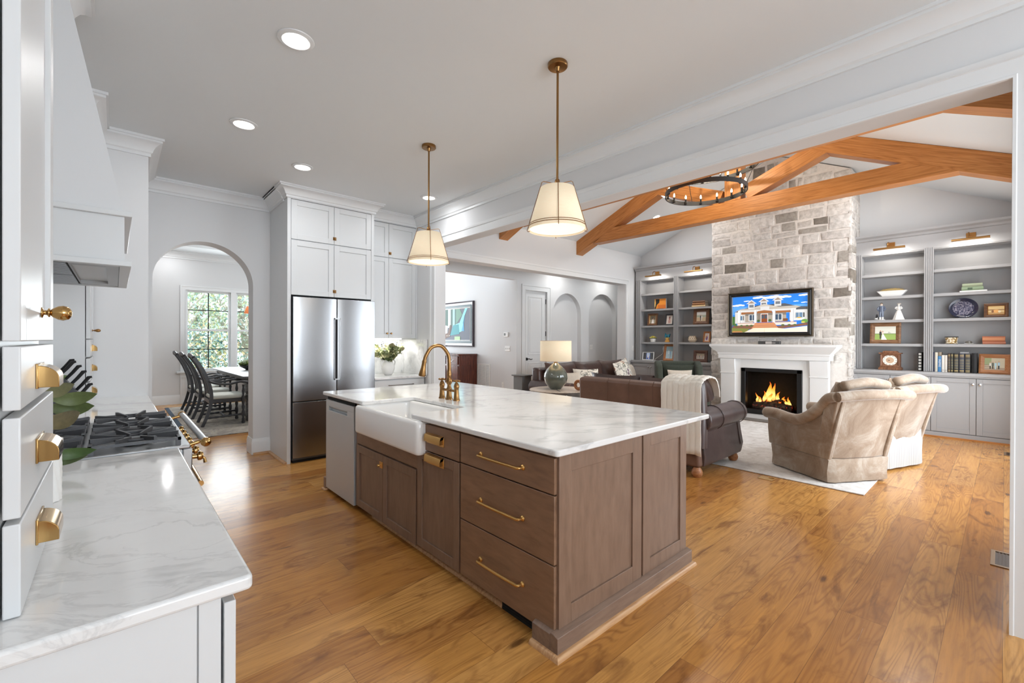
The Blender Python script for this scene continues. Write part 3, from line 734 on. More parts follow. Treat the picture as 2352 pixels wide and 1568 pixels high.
    for g in range(3):
        ya = y0+.015+g*W; yb = ya+W-.012
        for xa, xb in ((-.40, -.105), (-.085, .222)):
            cx, cy = (xa+xb)/2, (ya+yb)/2
            gr = MB(); z = .952
            for a, b, c, d in ((xa, xb, ya, ya+.012), (xa, xb, yb-.012, yb), (xa, xa+.012, ya, yb), (xb-.012, xb, ya, yb)): gr.box(a, b, c, d, z-.006, z+.006)
            for px, py in ((xa+.01, ya+.01), (xb-.01, ya+.01), (xa+.01, yb-.01), (xb-.01, yb-.01)): gr.box(px-.009, px+.009, py-.009, py+.009, .922, z)
            for k in range(8):                                   # tapered fingers pointing to the burner
                a = PI/8+k*PI/4; dx, dy = math.cos(a), math.sin(a)
                L = min((xb-xa)/2/max(abs(dx), .01), (yb-ya)/2/max(abs(dy), .01))
                p0 = Vector((cx+dx*.045, cy+dy*.045, 0)); p1 = Vector((cx+dx*(L-.004), cy+dy*(L-.004), 0)); n = Vector((-dy, dx, 0))
                gr.hexa([p0-n*.003+Vector((0, 0, z)), p1-n*.006+Vector((0, 0, z-.008)), p1+n*.006+Vector((0, 0, z-.008)), p0+n*.003+Vector((0, 0, z))],
                        [p0-n*.003+Vector((0, 0, z+.012)), p1-n*.006+Vector((0, 0, z+.022)), p1+n*.006+Vector((0, 0, z+.022)), p0+n*.003+Vector((0, 0, z+.012))])
            gr.torus((cx, cy, z), .075, .006, n=24, m=6)
            o = gr.build('grate', IRON, r)
            b = MB(); b.lathe([(.052, .9225), (.052, .932), (.044, .936), (.038, .944), (.001, .945)], (cx, cy, 0), 'z', 20); b.build('burner', BLACKM, r)
left_run()

# things on the left worktops
def left_things():
    c = thing('fluted_canister', 'white fluted canister beside the near hutch', 'canister', (-.155, 1.90, .915))
    m = MB(); rows = []
    for i in range(13):
        h = .165*i/12; ring = []
        for k in range(48):
            a = 2*PI*k/48; r = .034+.0025*math.cos(a*12+h*60); ring.append((-.155+r*math.cos(a), 1.90+r*math.sin(a), .916+h))
        rows.append(ring)
    m.loft(rows); m.build('body', CERAM, c, ang=80)
    MB().lathe([(.038, 1.08), (.038, 1.10), (.02, 1.108), (.001, 1.11)], (-.155, 1.90, 0), 'z', 24).build('lid', CERAM, c)
    k = thing('knife_block', 'black knife block with slanted knife handles beside the far hutch', 'knife block', (-.25, 4.10, .915))
    x, y, z = -.25, 4.08, .916
    m = MB(); m.prism([(x-.13, z), (x+.045, z), (x+.07, z+.13), (x-.02, z+.26), (x-.13, z+.18)], 'y', y-.03, y+.06); m.build('block', EBON, k, bevel=.004)
    for i, (a, b, t) in enumerate(((-.02, .245, .0), (.005, .215, .03), (.03, .18, -.01), (.055, .14, .02), (-.03, .255, .05), (.06, .095, -.02))):
        m = MB(); m.tube([(x+a, y+t, z+b), (x+a+.035, y+t, z+b+.045), (x+a+.062, y+t, z+b+.085), (x+a+.078, y+t, z+b+.088)], [.009, .010, .011, .007], 8); m.build('knife_handle', BLACKM, k)
    # magnolia branch in a low pot
    p = thing('magnolia_plant', 'glossy magnolia leaves peeking out behind the near hutch', 'plant', (-.26, 2.20, .915))
    MB().lathe([(.05, .916), (.07, .93), (.078, .99), (.07, 1.06), (.06, 1.075), (.05, 1.07)], (-.27, 2.22, 0), 'z', 24).build('pot', CERAM, p)
    rnd = random.Random(4)
    specs = [((-.135, 2.20, 1.19), (1, .1, .05), .115, .05), ((-.145, 2.24, 1.155), (1, .2, -.1), .115, .06), ((-.175, 2.16, 1.225), (1, -.1, .15), .10, .05), ((-.145, 2.18, 1.0), (1, .2, -.05), .125, .04), ((-.165, 2.25, .965), (1, .1, .03), .12, .035), ((-.17, 2.15, 1.12), (.8, -.4, .2), .14, .06), ((-.2, 2.3, 1.2), (.4, .8, .5), .16, .07), ((-.22, 2.12, 1.1), (-.2, -1, .3), .15, .07), ((-.24, 2.3, 1.07), (-.3, .9, .3), .15, .07)]
    for i, (b, d, L, wd_) in enumerate(specs):
        m = MB(); d = Vector(d).normalized(); s = Vector((.1, .35, .93)); s = (s-d*s.dot(d)).normalized(); u = s.cross(d); rows = []
        cs = [(92, 104, 58), (78, 92, 48), (120, 118, 82), (64, 88, 40), (70, 84, 44), (128, 116, 84), (74, 90, 48), (80, 96, 52), (72, 84, 44)][i]; m.col(cs)
        for q in range(9):
            t = q/8; hw = wd_/2*math.sin(PI*min(1, t*.97+.03))**.75
            rows.append([Vector(b)+d*(L*(t-.25))+s*(hw*v)+u*(.018*math.sin(PI*t)+.25*hw*v*v-.02*t*t) for v in (-1, -.5, 0, .5, 1)])
        m.grid(rows); m.tube([(-.27, 2.22, 1.05), Vector(b)-d*(L*.25)], .003, 6); m.build('leaf', LEAF, p, ang=80)
left_things()

# ------------------------------------------------------------------ fridge wall
def fridge_wall():
    y = 5.36
    s = thing('fridge_surround', 'white tall cabinet surround above and beside the fridge', 'cabinet', (1.95, 5.7, 0))
    m = MB(); m.box(1.43, 1.468, y, 6.095, .0, 2.985); m.box(2.41, 2.448, y, 6.095, 0, 2.985); m.box(1.468, 2.41, y+.025, 6.095, 1.905, 2.985); m.build('carcass', CABW, s, bevel=.001)
    MB().box(1.425, 2.453, y-.008, 6.0, 2.985, 3.03).build('frieze', CABW, s)
    m = MB(); sweep(m, [(1.43, 6.0), (1.43, y-.002), (2.448, y-.002), (2.448, 5.6)][::-1], [(-a, b*.85) for a, b in CROWN], H); m.build('crown', TRIM, s)
    for z0, z1 in ((1.905, 2.525), (2.535, 2.98)):
        for a, b in ((1.471, 1.946), (1.95, 2.407)):
            m = MB(); shaker(m, y, a, b, z0, z1, -1, 'y', .022, .062, .009); d = m.build('door', CABW, s, bevel=.0015)
        latch((1.952, y, z0+.068), 'y', -1, d)
    f = thing('refrigerator', 'stainless french door refrigerator with recessed vertical grip', 'refrigerator', (1.95, 5.7, 0))
    MB().box(1.485, 2.40, 5.365, 6.0, .03, 1.87).build('body', plain('fridge grey side', (84, 86, 88), .5), f)
    yf = 5.315
    def bow(x0, x1, z0, z1, name, parent):
        m = MB(); n = 10; rows = []
        xs = [x0+(x1-x0)*k/n for k in range(n+1)]
        pts = [(x0, 5.362)]+[(xx, yf+.012-.012*math.sin(PI*k/n)**.6) for k, xx in enumerate(xs)]+[(x1, 5.362)]
        m.prism(pts, 'z', z0, z1); return m.build(name, STEELF, parent, bevel=.003, ang=25)
    bow(1.482, 1.966, .70, 1.882, 'door', f); dr = bow(1.974, 2.446, .70, 1.882, 'door', f); bow(1.482, 2.446, .06, .688, 'freezer_drawer', f)
    m = MB(); m.box(1.938, 2.008, yf-.004, yf+.012, .92, .935); m.box(1.938, 2.008, yf-.004, yf+.012, 1.64, 1.655); m.box(1.938, 1.944, yf-.004, yf+.01, .92, 1.655); m.box(2.002, 2.008, yf-.004, yf+.01, .92, 1.655); m.box(1.975, 2.002, yf+.004, yf+.008, .935, 1.64); m.build('door_grip', STEELD, f)
    MB().box(1.944, 1.968, yf-.002, yf+.004, .935, 1.64).build('grip_shade', DARK, f)  # flush dark strip painted in for the shade of the grip
    MB().box(1.49, 2.44, yf+.02, yf+.05, .685, .705).build('drawer_grip', DARK, f)
    MB().box(1.49, 2.44, 5.37, 5.42, .0, .06).build('kick_plate', DARK, f)
    # recessed wall cabinets
    y = 5.60
    u = thing('upper_cabinet', 'white two tier wall cabinet right of the fridge', 'cabinet', (2.83, 5.8, 1.42))
    m = MB(); m.box(2.452, 3.198, y+.023, 6.095, 1.42, 2.985); m.build('carcass', CABW, u)
    m = MB(); m.box(3.182, 3.199, y-.002, 6.09, 1.41, 2.985); m.box(2.452, 3.199, y-.004, y+.03, 2.985, 3.03); m.build('filler', CABW, u)
    m = MB(); sweep(m, [(2.452, y), (3.199, y)][::-1], [(-a, b*.85) for a, b in CROWN], H); m.build('crown', TRIM, u)
    for z0, z1 in ((1.42, 2.51), (2.52, 2.975)):
        for a, b in ((2.46, 2.766), (2.77, 3.18)):
            m = MB(); shaker(m, y, a, b, z0, z1, -1, 'y', .022, .058, .009); d = m.build('door', CABW, u, bevel=.0015)
            if z0 < 2:
                kx = 2.74 if a < 2.5 else 2.80
                m = MB(); m.lathe([(.009, y), (.007, y-.004), (.006, y-.012), (.012, y-.018), (.013, y-.024), (.009, y-.029), (.001, y-.03)], (kx, 0, 1.485), 'y', 14); m.build('knob', BRASSD, d)
        if z0 > 2: latch((2.785, y, 2.575), 'y', -1, d)
    l = thing('under_cabinet_light', 'white light bar glowing under the wall cabinet', 'light', (2.75, 5.66, 1.40))
    MB().box(2.47, 2.975, 5.63, 5.66, 1.404, 1.418).build('light_bar', LED, l)
    area('glow', (2.8, 5.72, 1.40), (0, .15, -1), .5, .1, 5.5, (1, .98, .95), l)
    b = thing('base_cabinet', 'white base cabinet in the recess right of the fridge', 'cabinet', (2.83, 5.7, 0))
    MB().box(2.452, 3.195, 5.385, 6.095, .1, .884).build('carcass', CABW, b)
    for z0, z1 in ((.70, .87), (.40, .69), (.11, .39)):
        d = MB().box(2.462, 3.18, 5.362, 5.384, z0, z1).build('drawer', CABW, b, bevel=.002)
        m = MB(); zz = (z0+z1)/2+.02; m.tube(bez([(2.66, 5.362, zz), (2.662, 5.335, zz), (2.83, 5.33, zz), (2.998, 5.335, zz), (3.0, 5.362, zz)], 5), .005, 8); m.build('bar_pull', plain('dark pewter pull', (104, 98, 90), .3, 1.0), d)
    w = slab('recess_worktop', [(2.45, 5.335), (3.199, 5.335), (3.199, 6.08), (2.45, 6.08)], .885, .915, MARBLE)
    tag(w, 'short white marble worktop in the lit recess beside the fridge', 'worktop')
    k = thing('marble_backsplash', 'white marble splashback lining the lit recess', 'backsplash', (2.83, 6.0, .915))
    mm = marble_mat('veined white marble upright', .5)
    MB().box(2.452, 3.185, 6.0, 6.02, .916, 1.42).build('back_slab', mm, k); MB().box(3.181, 3.199, 5.30, 6.02, .916, 1.405).build('return_slab', mm, k)
    # vase and eucalyptus
    v = thing('vase', 'matte white two handled vase in the recess', 'vase', (2.80, 5.68, .915)); c = (2.80, 5.68, .916)
    MB().lathe([(.045, 0), (.05, .004), (.078, .045), (.092, .09), (.088, .125), (.068, .165), (.05, .19), (.048, .205), (.052, .215), (.044, .215), (.04, .2)], c, 'z', 28).build('body', CERAM, v, ang=70)
    for sg in (1, -1):
        m = MB(); m.tube(bez([(c[0]+sg*.05, c[1], c[2]+.195), (c[0]+sg*.085, c[1], c[2]+.205), (c[0]+sg*.108, c[1], c[2]+.175), (c[0]+sg*.10, c[1], c[2]+.14), (c[0]+sg*.082, c[1], c[2]+.125)], 5), .008, 8); m.build('handle', CERAM, v)
    e = thing('eucalyptus_bouquet', 'green eucalyptus bunch spreading from the white vase', 'bouquet', (2.80, 5.68, 1.10)); rnd = random.Random(11)
    for st in range(15):
        a = st*2.4; sp = .10+.16*rnd.random() if st < 12 else .12; top = Vector((2.80+sp*math.cos(a)*1.15, 5.68+sp*math.sin(a)*.75, 1.20+.12*rnd.random()+(.10 if st > 11 else 0)))
        pts = bez([(2.80+.02*math.cos(a), 5.68+.02*math.sin(a), 1.06), (2.80+sp*.35*math.cos(a), 5.68+sp*.3*math.sin(a), 1.16), top], 6)
        m = MB(); m.col((120, 118, 84)); m.tube(pts, .0022, 5)
        for q in range(4, len(pts)):
            for r_ in range(4 if st < 12 else 3):
                L = .022+.018*rnd.random() if st < 12 else .010
                m.col(rnd.choice([(132, 138, 92), (112, 122, 78), (150, 150, 104), (96, 108, 70), (158, 152, 112)]) if st < 12 else (110, 118, 128))
                n_ = Vector((rnd.uniform(-1, 1), rnd.uniform(-1, .2), rnd.uniform(-.4, 1))).normalized(); t_ = n_.orthogonal().normalized(); w_ = n_.cross(t_); p_ = Vector(pts[q])+Vector((rnd.uniform(-.03, .03), rnd.uniform(-.03, .03), rnd.uniform(-.02, .03)))
                m.poly([p_+t_*(L*math.cos(2*PI*z_/8))+w_*(L*.85*math.sin(2*PI*z_/8))+n_*(.004*math.cos(4*PI*z_/8)) for z_ in range(8)])
        m.build('eucalyptus_stem', LEAF, e, ang=80)
fridge_wall()

# ------------------------------------------------------------------ pendants and recessed lights
def pendant(x, y, label):
    t = thing('pendant_lamp', label, 'pendant lamp', (x, y, H), 0, 'pendants over the island')
    MB().lathe([(.06, H), (.062, H-.004), (.062, H-.02), (.058, H-.025), (.02, H-.027), (.012, H-.05), (.001, H-.05)], (x, y, 0), 'z', 28).build('canopy', BRASSD, t)
    m = MB(); m.cyl((x, y, 2.40), (x, y, H-.03), .0072); m.lathe([(.013, 2.40), (.016, 2.392), (.016, 2.375), (.02, 2.37), (.02, 2.36), (.001, 2.355)], (x, y, 0), 'z', 14); m.build('rod', BRASSD, t)
    m = MB(); m.lathe([(.104, 2.345), (.178, 2.085)], (x, y, 0), 'z', 48, caps=False); m.build('shade', SHADE, t, ang=80, solid=.003)
    m = MB(); m.lathe([(.172, 2.095), (.001, 2.0951)], (x, y, 0), 'z', 32, caps=False); m.build('diffuser', plain('pendant diffuser', (250, 240, 220), .6, emit=(255, 236, 204), es=1.1), t)
    m = MB()
    for k in range(4):
        a = PI/4+k*PI/2+(.35 if y > 3 else 0); c, s_ = math.cos(a), math.sin(a)
        m.tube([(x+.015*c, y+.015*s_, 2.375), (x+.085*c, y+.085*s_, 2.39), (x+.095*c, y+.095*s_, 2.385), (x+.113*c, y+.113*s_, 2.33), (x+.187*c, y+.187*s_, 2.085), (x+.183*c, y+.183*s_, 2.077), (x+.17*c, y+.17*s_, 2.08)], .0022, 6)
    m.torus((x, y, 2.105), .179, .0022, n=40, m=6); m.torus((x, y, 2.118), .1755, .0018, n=40, m=6)
    m.build('wire_frame', BRASSD, t)
    area('glow', (x, y, 2.092), (0, 0, -1), .2, .2, 5, (1, .86, .68), t)
pendant(2.047, 1.865, 'linen cone pendant lamp hanging nearest the camera over the island'); pendant(2.067, 3.416, 'linen cone pendant lamp farther along, over the sink end of the island')
def can_light(x, y, label, watts=6, z=H, parent=None, group='recessed ceiling lights', normal=None):
    t = thing('recessed_light', label, 'ceiling light', (x, y, z), 0, group)
    n = Vector(normal or (0, 0, -1)).normalized(); q = Vector((0, 0, -1)).rotation_difference(n).to_matrix()
    def put(prof, name, mat):
        m = MB(); m.lathe([(r, h) for r, h in prof], (0, 0, 0), 'z', 32); m.v = [tuple(q @ Vector(p)) for p in m.v]
        m.build(name, mat, t, w=False)
    put([(.098, -.001), (.096, -.006), (.074, -.012), (.068, -.004)], 'trim_ring', TRIM); put([(.067, -.003), (.064, -.006), (.001, -.007)], 'lens', LED)
    l = area('glow', (x, y, z), n, .13, .13, watts, (.97, .98, 1), t); l.data.shape = 'DISK'; l.location = n*.014
can_light(.771, 2.725, 'recessed ceiling light nearest the camera, over the aisle')
can_light(.763, 4.067, 'recessed ceiling light second along the left aisle')
can_light(1.387, 4.68, 'recessed ceiling light in front of the fridge cabinet')
can_light(2.817, 4.652, 'recessed ceiling light behind the far pendant rod')
# ------------------------------------------------------------------ living room: roof trusses
def timber(name, t, poly, p0, p1, x0, x1):
    """timber of a truss: outline poly (y,z) in a plane of constant x; its own y axis runs from p0 to p1"""
    a = math.atan2(p1[1]-p0[1], p1[0]-p0[0]); c, s = math.cos(a), math.sin(a)
    loc = [((y-p0[0])*c+(z-p0[1])*s, -(y-p0[0])*s+(z-p0[1])*c) for y, z in poly]
    xm = (x0+x1)/2
    o = MB().prism(loc, 'x', x0-xm, x1-xm).build(name, BEAM, t, bevel=.004, w=False)
    o.location = (xm-t.location.x, p0[0]-t.location.y, p0[1]-t.location.z); o.rotation_euler = (a, 0, 0)
    return o
def straight(p0, p1, h):
    a, b = Vector(p0), Vector(p1); d = (b-a).normalized(); n = Vector((-d.y, d.x))*(h/2)
    return [tuple(v) for v in (a-n, b-n, b+n, a+n)]
def truss(xa, label):
    t = thing('roof_truss', label, 'roof truss', (xa, 2.8, 3.2), 0, 'oak trusses under the vaulted ceiling'); x0, x1 = xa, xa+.2
    def cl(y): return 4.75-.4272*(y-2.8) if y > 2.8 else 4.75-.48*(2.8-y)
    D = .26
    timber('rafter', t, [(5.88, cl(5.88)-.28), (5.88, cl(5.88)-.002), (2.8, 4.748), (2.8, 4.748-D)], (5.88, cl(5.88)), (2.8, 4.75), x0, x1)
    timber('rafter', t, [(-.28, cl(-.28)-.26), (-.28, cl(-.28)-.002), (2.8, 4.748), (2.8, 4.748-D)], (-.28, cl(-.28)), (2.8, 4.75), x0, x1)
    timber('tie_beam', t, [(5.45, 3.315), (5.05, 3.55), (.50, 3.55), (.12, 3.35), (.14, 3.315)], (0, 3.4), (5, 3.4), x0+.002, x1-.002)
    timber('king_post', t, [(2.68, 3.55), (2.92, 3.55), (2.92, 4.52), (2.68, 4.52)], (2.8, 3.5), (2.8, 4.5), x0+.002, x1-.002)
    for p, q in (((2.62, 3.63), (1.52, 4.06)), ((2.98, 3.63), (4.16, 4.10))): timber('strut', t, straight(p, q, .22), p, q, x0+.004, x1-.004)
truss(7.04, 'honey oak roof truss in front of the stone chimney')
truss(4.965, 'oak roof truss nearest the kitchen, mostly hidden by the opening header')
# chandelier
def chandelier():
    cx, cy = 6.12, 2.8
    t = thing('ring_chandelier', 'two ring black iron chandelier with candle bulbs under the ridge', 'chandelier', (cx, cy, 4.4))
    for R, z, n in ((.53, 3.47, 14), (.68, 3.84, 16)):
        m = MB(); rows = []
        for r, h in ((R, -.028), (R, .028), (R-.016, .028), (R-.016, -.028)): rows.append([(cx+r*math.cos(2*PI*k/64), cy+r*math.sin(2*PI*k/64), z+h) for k in range(64)])
        m.grid(rows, cu=True, cv=True); m.build('ring', plain('grey iron ring', (66, 67, 69), .45, .5), t)
        for k in range(n):
            a = 2*PI*k/n+.1; x, y = cx+(R-.035)*math.cos(a), cy+(R-.035)*math.sin(a)
            c = MB(); c.lathe([(.012, z-.02), (.02, z-.012), (.02, z-.006), (.0125, z-.004), (.0125, z+.06)], (x, y, 0), 'z', 10); c.cyl((x, y, z-.012), (cx+(R-.01)*math.cos(a), cy+(R-.01)*math.sin(a), z-.012), .005, n=6); o = c.build('candle', BLACKM, t)
            b = MB(); b.lathe([(.006, z+.06), (.013, z+.075), (.012, z+.095), (.001, z+.12)], (x, y, 0), 'z', 8); b.build('bulb', BULB, o)
    m = MB()
    for k in range(4):
        a = PI/4+k*PI/2
        m.cyl((cx+.52*math.cos(a), cy+.52*math.sin(a), 3.49), (cx+.665*math.cos(a), cy+.665*math.sin(a), 3.84), .004, n=6); m.cyl((cx+.665*math.cos(a), cy+.665*math.sin(a), 3.85), (cx, cy, 4.45), .004, n=6)
    m.cyl((cx, cy, 4.42), (cx, cy, 4.74), .008); m.lathe([(.06, 4.745), (.06, 4.72), (.01, 4.70)], (cx, cy, 0), 'z', 20); m.build('suspension', BLACKM, t)
    l = bpy.data.lights.new('glow', 'POINT'); l.energy = 40; l.color = (1, .86, .66); l.shadow_soft_size = .04
    o = bpy.data.objects.new('glow', l); COL.objects.link(o); o.parent = t; o.location = (0, 0, -.35)
chandelier()
def slope_light(x, y, label, watts):
    z = 4.75-.4272*(y-2.8) if y > 2.8 else 4.75-.48*(2.8-y)
    can_light(x, y, label, watts, z, group='recessed lights in the vault', normal=(0, -.4272, -1) if y > 2.8 else (0, .48, -1))
slope_light(8.2, 4.756, 'recessed light in the left slope of the vaulted ceiling', 20); slope_light(8.05, .80, 'recessed light in the right slope, just above the truss', 20)

# ------------------------------------------------------------------ stone chimney
STONE = NT('tumbled limestone')
_a = STONE.n('Attribute', _attribute_name='Col').outputs[0]; _n = STONE.noise(14, 6, None, .3, .65)
STONE.set(Base_Color=STONE.mix(1.0, _a, STONE.ramp(_n, [(.25, (200, 198, 195)), (.6, (255, 255, 255))]), 'MULTIPLY'), Roughness=.9); STONE.bump(_n, .6, .02); STONE = STONE.m
MORTAR = plain('pale mortar', (226, 220, 213), .95, var=.06, vs=30, bump=.3, bs=60)
def chimney():
    X0, Y0, Y1 = 8.80, 1.64, 3.905
    t = thing('stone_chimney', 'tall pale limestone chimney breast rising to the ceiling', 'chimney', (9.1, 2.77, 0)); rnd = random.Random(21)
    top = 4.72
    def ctop(y): return (4.75-.4272*(y-2.8) if y > 2.8 else 4.75-.48*(2.8-y))-.01
    m = MB(); m.prism([(Y0+.02, .92), (Y1-.02, .92), (Y1-.02, ctop(Y1)), (2.8, 4.74), (Y0+.02, ctop(Y0))], 'x', X0+.02, 9.449); m.box(X0+.02, 9.449, Y0+.02, 2.26, 0, .92); m.box(X0+.02, 9.449, 3.26, Y1-.02, 0, .92); m.box(9.08, 9.449, 2.26, 3.26, 0, .92); m.build('mortar_core', MORTAR, t)
    def colour():
        q = rnd.random()
        if q < .035: b = (140, 132, 122)
        elif q < .11: b = (178, 171, 162)
        elif q < .42: b = (212, 206, 200)
        else: b = (228, 223, 217)
        j = rnd.randint(-7, 7); return tuple(c+j for c in b)
    def stone(m, a0, a1, z0, z1, put):
        if put is FRONT and z0 < 1.0 and a1 > 2.0 and a0 < 3.5: return          # covered by the mantelpiece
        g = .009+.007*rnd.random(); m.col(colour()); d = .003+.011*rnd.random(); j = lambda: rnd.uniform(-.012, .012)
        c = [(a0+g+j(), z0+g+j()), (a1-g+j(), z0+g+j()), (a1-g+j(), z1-g+j()), (a0+g+j(), z1-g+j())]
        n = 5; rings = []
        for k, (s, dd) in enumerate(((0, -.03), (0, d-.012), (.008, d-.003), (.02, d))):
            cx = sum(p[0] for p in c)/4; cz = sum(p[1] for p in c)/4; pts = []
            for i in range(4):
                p, q = c[i], c[(i+1) % 4]
                for e in range(3):
                    u = p[0]+(q[0]-p[0])*e/3; v = p[1]+(q[1]-p[1])*e/3
                    L = math.hypot(u-cx, v-cz); f = max(0, 1-s/L); wv = 0 if k == 0 else rnd.uniform(-.004, .004)
                    pts.append(put(cx+(u-cx)*f+wv, cz+(v-cz)*f+wv, dd+(rnd.uniform(-.003, .003) if k == 3 else 0)))
            rings.append(pts)
        m.loft(rings, True)
    def courses(m, a0, a1, put, zmax):
        z = .0
        while z < zmax(.5*(a0+a1))+.1:
            h = rnd.choice([.13, .16, .19, .22, .25]); a = a0
            while a < a1-.02:
                w = rnd.uniform(.2, .48); 
                if a1-(a+w) < .14: w = a1-a
                zt = min(zmax(a+.02), zmax(min(a+w, a1)-.02))
                hh = min(h, zt-z)
                if hh > .05:
                    if h > .2 and rnd.random() < .5 and hh == h:
                        s = h*rnd.choice([.4, .5, .6]); stone(m, a, a+w, z, z+s, put)
                        if w > .3 and rnd.random() < .6: k = w*rnd.uniform(.35, .65); stone(m, a, a+k, z+s, z+h, put); stone(m, a+k, a+w, z+s, z+h, put)
                        else: stone(m, a, a+w, z+s, z+h, put)
                    elif w < .3 and rnd.random() < .18: stone(m, a, a+w*.4, z, z+hh, put); stone(m, a+w*.4, a+w, z, z+hh, put)
                    else: stone(m, a, a+w, z, z+hh, put)
                a += w
            z += h
    FRONT = lambda a, z, d: (X0+.02-d, a, z)
    m = MB(); courses(m, Y0, Y1, FRONT, ctop)
    courses(m, X0, 9.43, lambda a, z, d: (a, Y0+.02-d, z), lambda a: ctop(Y0)); courses(m, X0, 9.43, lambda a, z, d: (a, Y1-.02+d, z), lambda a: ctop(Y1))
    m.build('stone_facing', STONE, t, ang=50)
chimney()

# ------------------------------------------------------------------ fireplace
def fireplace():
    t = thing('fireplace_surround', 'white cast stone mantelpiece and surround', 'mantelpiece', (8.6, 2.75, 0))
    xs = 8.60                                                     # face of the slab round the firebox
    m = MB(); m.box(xs, 8.785, 1.92, 2.27, .0, 1.08); m.box(xs, 8.785, 3.25, 3.58, 0, 1.08); m.box(xs, 8.785, 2.27, 3.25, .91, 1.08); m.box(xs, 8.785, 2.27, 3.25, 0, .085); m.build('slab', MANTEL, t, bevel=.003)
    prof = [(0, 1.075), (-.03, 1.08), (-.03, 1.15), (-.042, 1.16), (-.042, 1.185), (-.055, 1.20), (-.07, 1.215), (-.10, 1.245), (-.13, 1.28), (-.15, 1.305), (-.15, 1.342), (.0, 1.342)]
    m = MB(); rows = []
    def rg(y, s): return [(8.55+o*1.0, y+s*(-o), z) for o, z in prof]
    y0, y1 = 1.91, 3.60
    rows = [[(8.785, y0+(o if o else 0), z) for o, z in prof], [(8.55+o, y0+o, z) for o, z in prof], [(8.55+o, y1-o, z) for o, z in prof], [(8.785, y1-o, z) for o, z in prof]]
    m.loft(rows); m.build('mantel_shelf', MANTEL, t, ang=30)
    for a, b in ((1.90, 2.155), (3.345, 3.60)):
        m = MB(); m.prism([(8.565, 0), (8.60, 0), (8.60, 1.075), (8.53, 1.075), (8.53, 1.02), (8.537, .95), (8.552, .87), (8.565, .82)], 'y', a, b); m.build('pilaster', MANTEL, t, bevel=.003)
        m = MB(); m.box(8.55, 8.6, a-.012, b+.012, .80, .818); m.box(8.545, 8.6, a-.015, b+.015, .0, .20); m.box(8.555, 8.6, a-.01, b+.01, .2, .215); m.build('pilaster_band', MANTEL, t, bevel=.003)
    f = thing('firebox', 'black framed gas firebox behind glass', 'firebox', (8.7, 2.76, .09))
    m = MB()
    for a, b, c, d in ((2.272, 3.248, .087, .17), (2.272, 3.248, .845, .908), (2.272, 2.35, .087, .908), (3.17, 3.248, .087, .908)): m.box(8.585, 8.70, a, b, c, d)
    m.build('frame', plain('black firebox frame', (20, 20, 21), .35), f, bevel=.006)
    m = MB(); m.box(9.05, 9.07, 2.272, 3.248, .087, .908); m.box(8.70, 9.05, 2.272, 2.29, .087, .908); m.box(8.70, 9.05, 3.23, 3.248, .087, .908); m.box(8.7, 9.05, 2.29, 3.23, .087, .12); m.box(8.7, 9.05, 2.29, 3.23, .89, .908); m.build('interior', plain('firebox lining', (26, 24, 23), .8, var=.3, vs=20), f)
    MB().box(8.64, 8.644, 2.35, 3.17, .17, .845).build('glass', GLASS, f)
    BARK = NT('charred log'); BARK.set(Base_Color=BARK.ramp(BARK.noise(18, 5), [(.3, (24, 18, 15)), (.6, (74, 58, 46)), (.8, (110, 92, 74))]), Roughness=.9)
    EMB = BARK.ramp(BARK.noise(26, 4, None, .8), [(.62, (0, 0, 0)), (.70, (255, 70, 40)), (.78, (255, 150, 90))]); BARK.set(Emission_Color=EMB, Emission_Strength=1.3); BARK.bump(BARK.noise(30, 4), .6, .02); BARK = BARK.m
    def log(p0, p1, r, label):
        t = thing('fire_log', label, 'log', (p0[0], p0[1], p0[2]-r)); m = MB(); P = [Vector(p0)+(Vector(p1)-Vector(p0))*k/6 for k in range(7)]; rr = random.Random(int(r*9999))
        m.tube([p+Vector((rr.uniform(-.01, .01),)*3) for p in P], [r*rr.uniform(.88, 1.1) for _ in P], 12); m.build('log', BARK, t)
    log((8.80, 2.47, .205), (8.80, 3.10, .215), .085, 'thick charred log lying across the front of the fire'); log((8.95, 2.45, .19), (8.95, 3.05, .19), .065, 'charred log at the back of the fire'); log((8.84, 2.60, .31), (8.95, 3.0, .29), .05, 'glowing log resting on top of the other two')
    fl = NT('flame'); h = fl.n('SeparateXYZ', Vector=fl.n('TexCoord').outputs['Generated']).outputs[2]
    fl.set(Base_Color=(0, 0, 0, 1), Emission_Color=fl.ramp(h, [(0, (255, 120, 30)), (.35, (255, 214, 120)), (.7, (255, 150, 40)), (1, (220, 60, 10))]), Emission_Strength=1.7)
    fo = bpy.data.objects.new('fire', None); COL.objects.link(fo); fo.location = (8.87, 2.75, .25); tag(fo, 'orange flames licking up from the logs', 'fire')
    rr = random.Random(3)
    for y, x, z, hh, r in ((2.87, 8.88, .33, .36, .042), (2.79, 8.87, .33, .34, .036), (2.95, 8.9, .31, .20, .034), (2.72, 8.88, .32, .20, .03), (3.03, 8.88, .28, .13, .026), (2.62, 8.88, .29, .15, .034), (2.54, 8.87, .25, .19, .026), (2.83, 8.82, .34, .15, .032), (2.90, 8.80, .26, .09, .03), (2.76, 8.79, .25, .08, .028), (2.66, 8.80, .26, .09, .028), (2.58, 8.83, .30, .10, .024), (3.08, 8.9, .29, .18, .018)):
        m = MB(); pts = []; rad = []
        for k in range(9):
            s = k/8; pts.append((x+rr.uniform(-.006, .006), y+.03*math.sin(s*5+y*9)*s+rr.uniform(-.006, .006), z-.03+hh*s)); rad.append(max(.0015, r*(math.sin(PI*min(1, .25+s*.75))**1.1)))
        m.tube(pts, rad, 8); m.build('flame', fl.m, fo, ang=80)
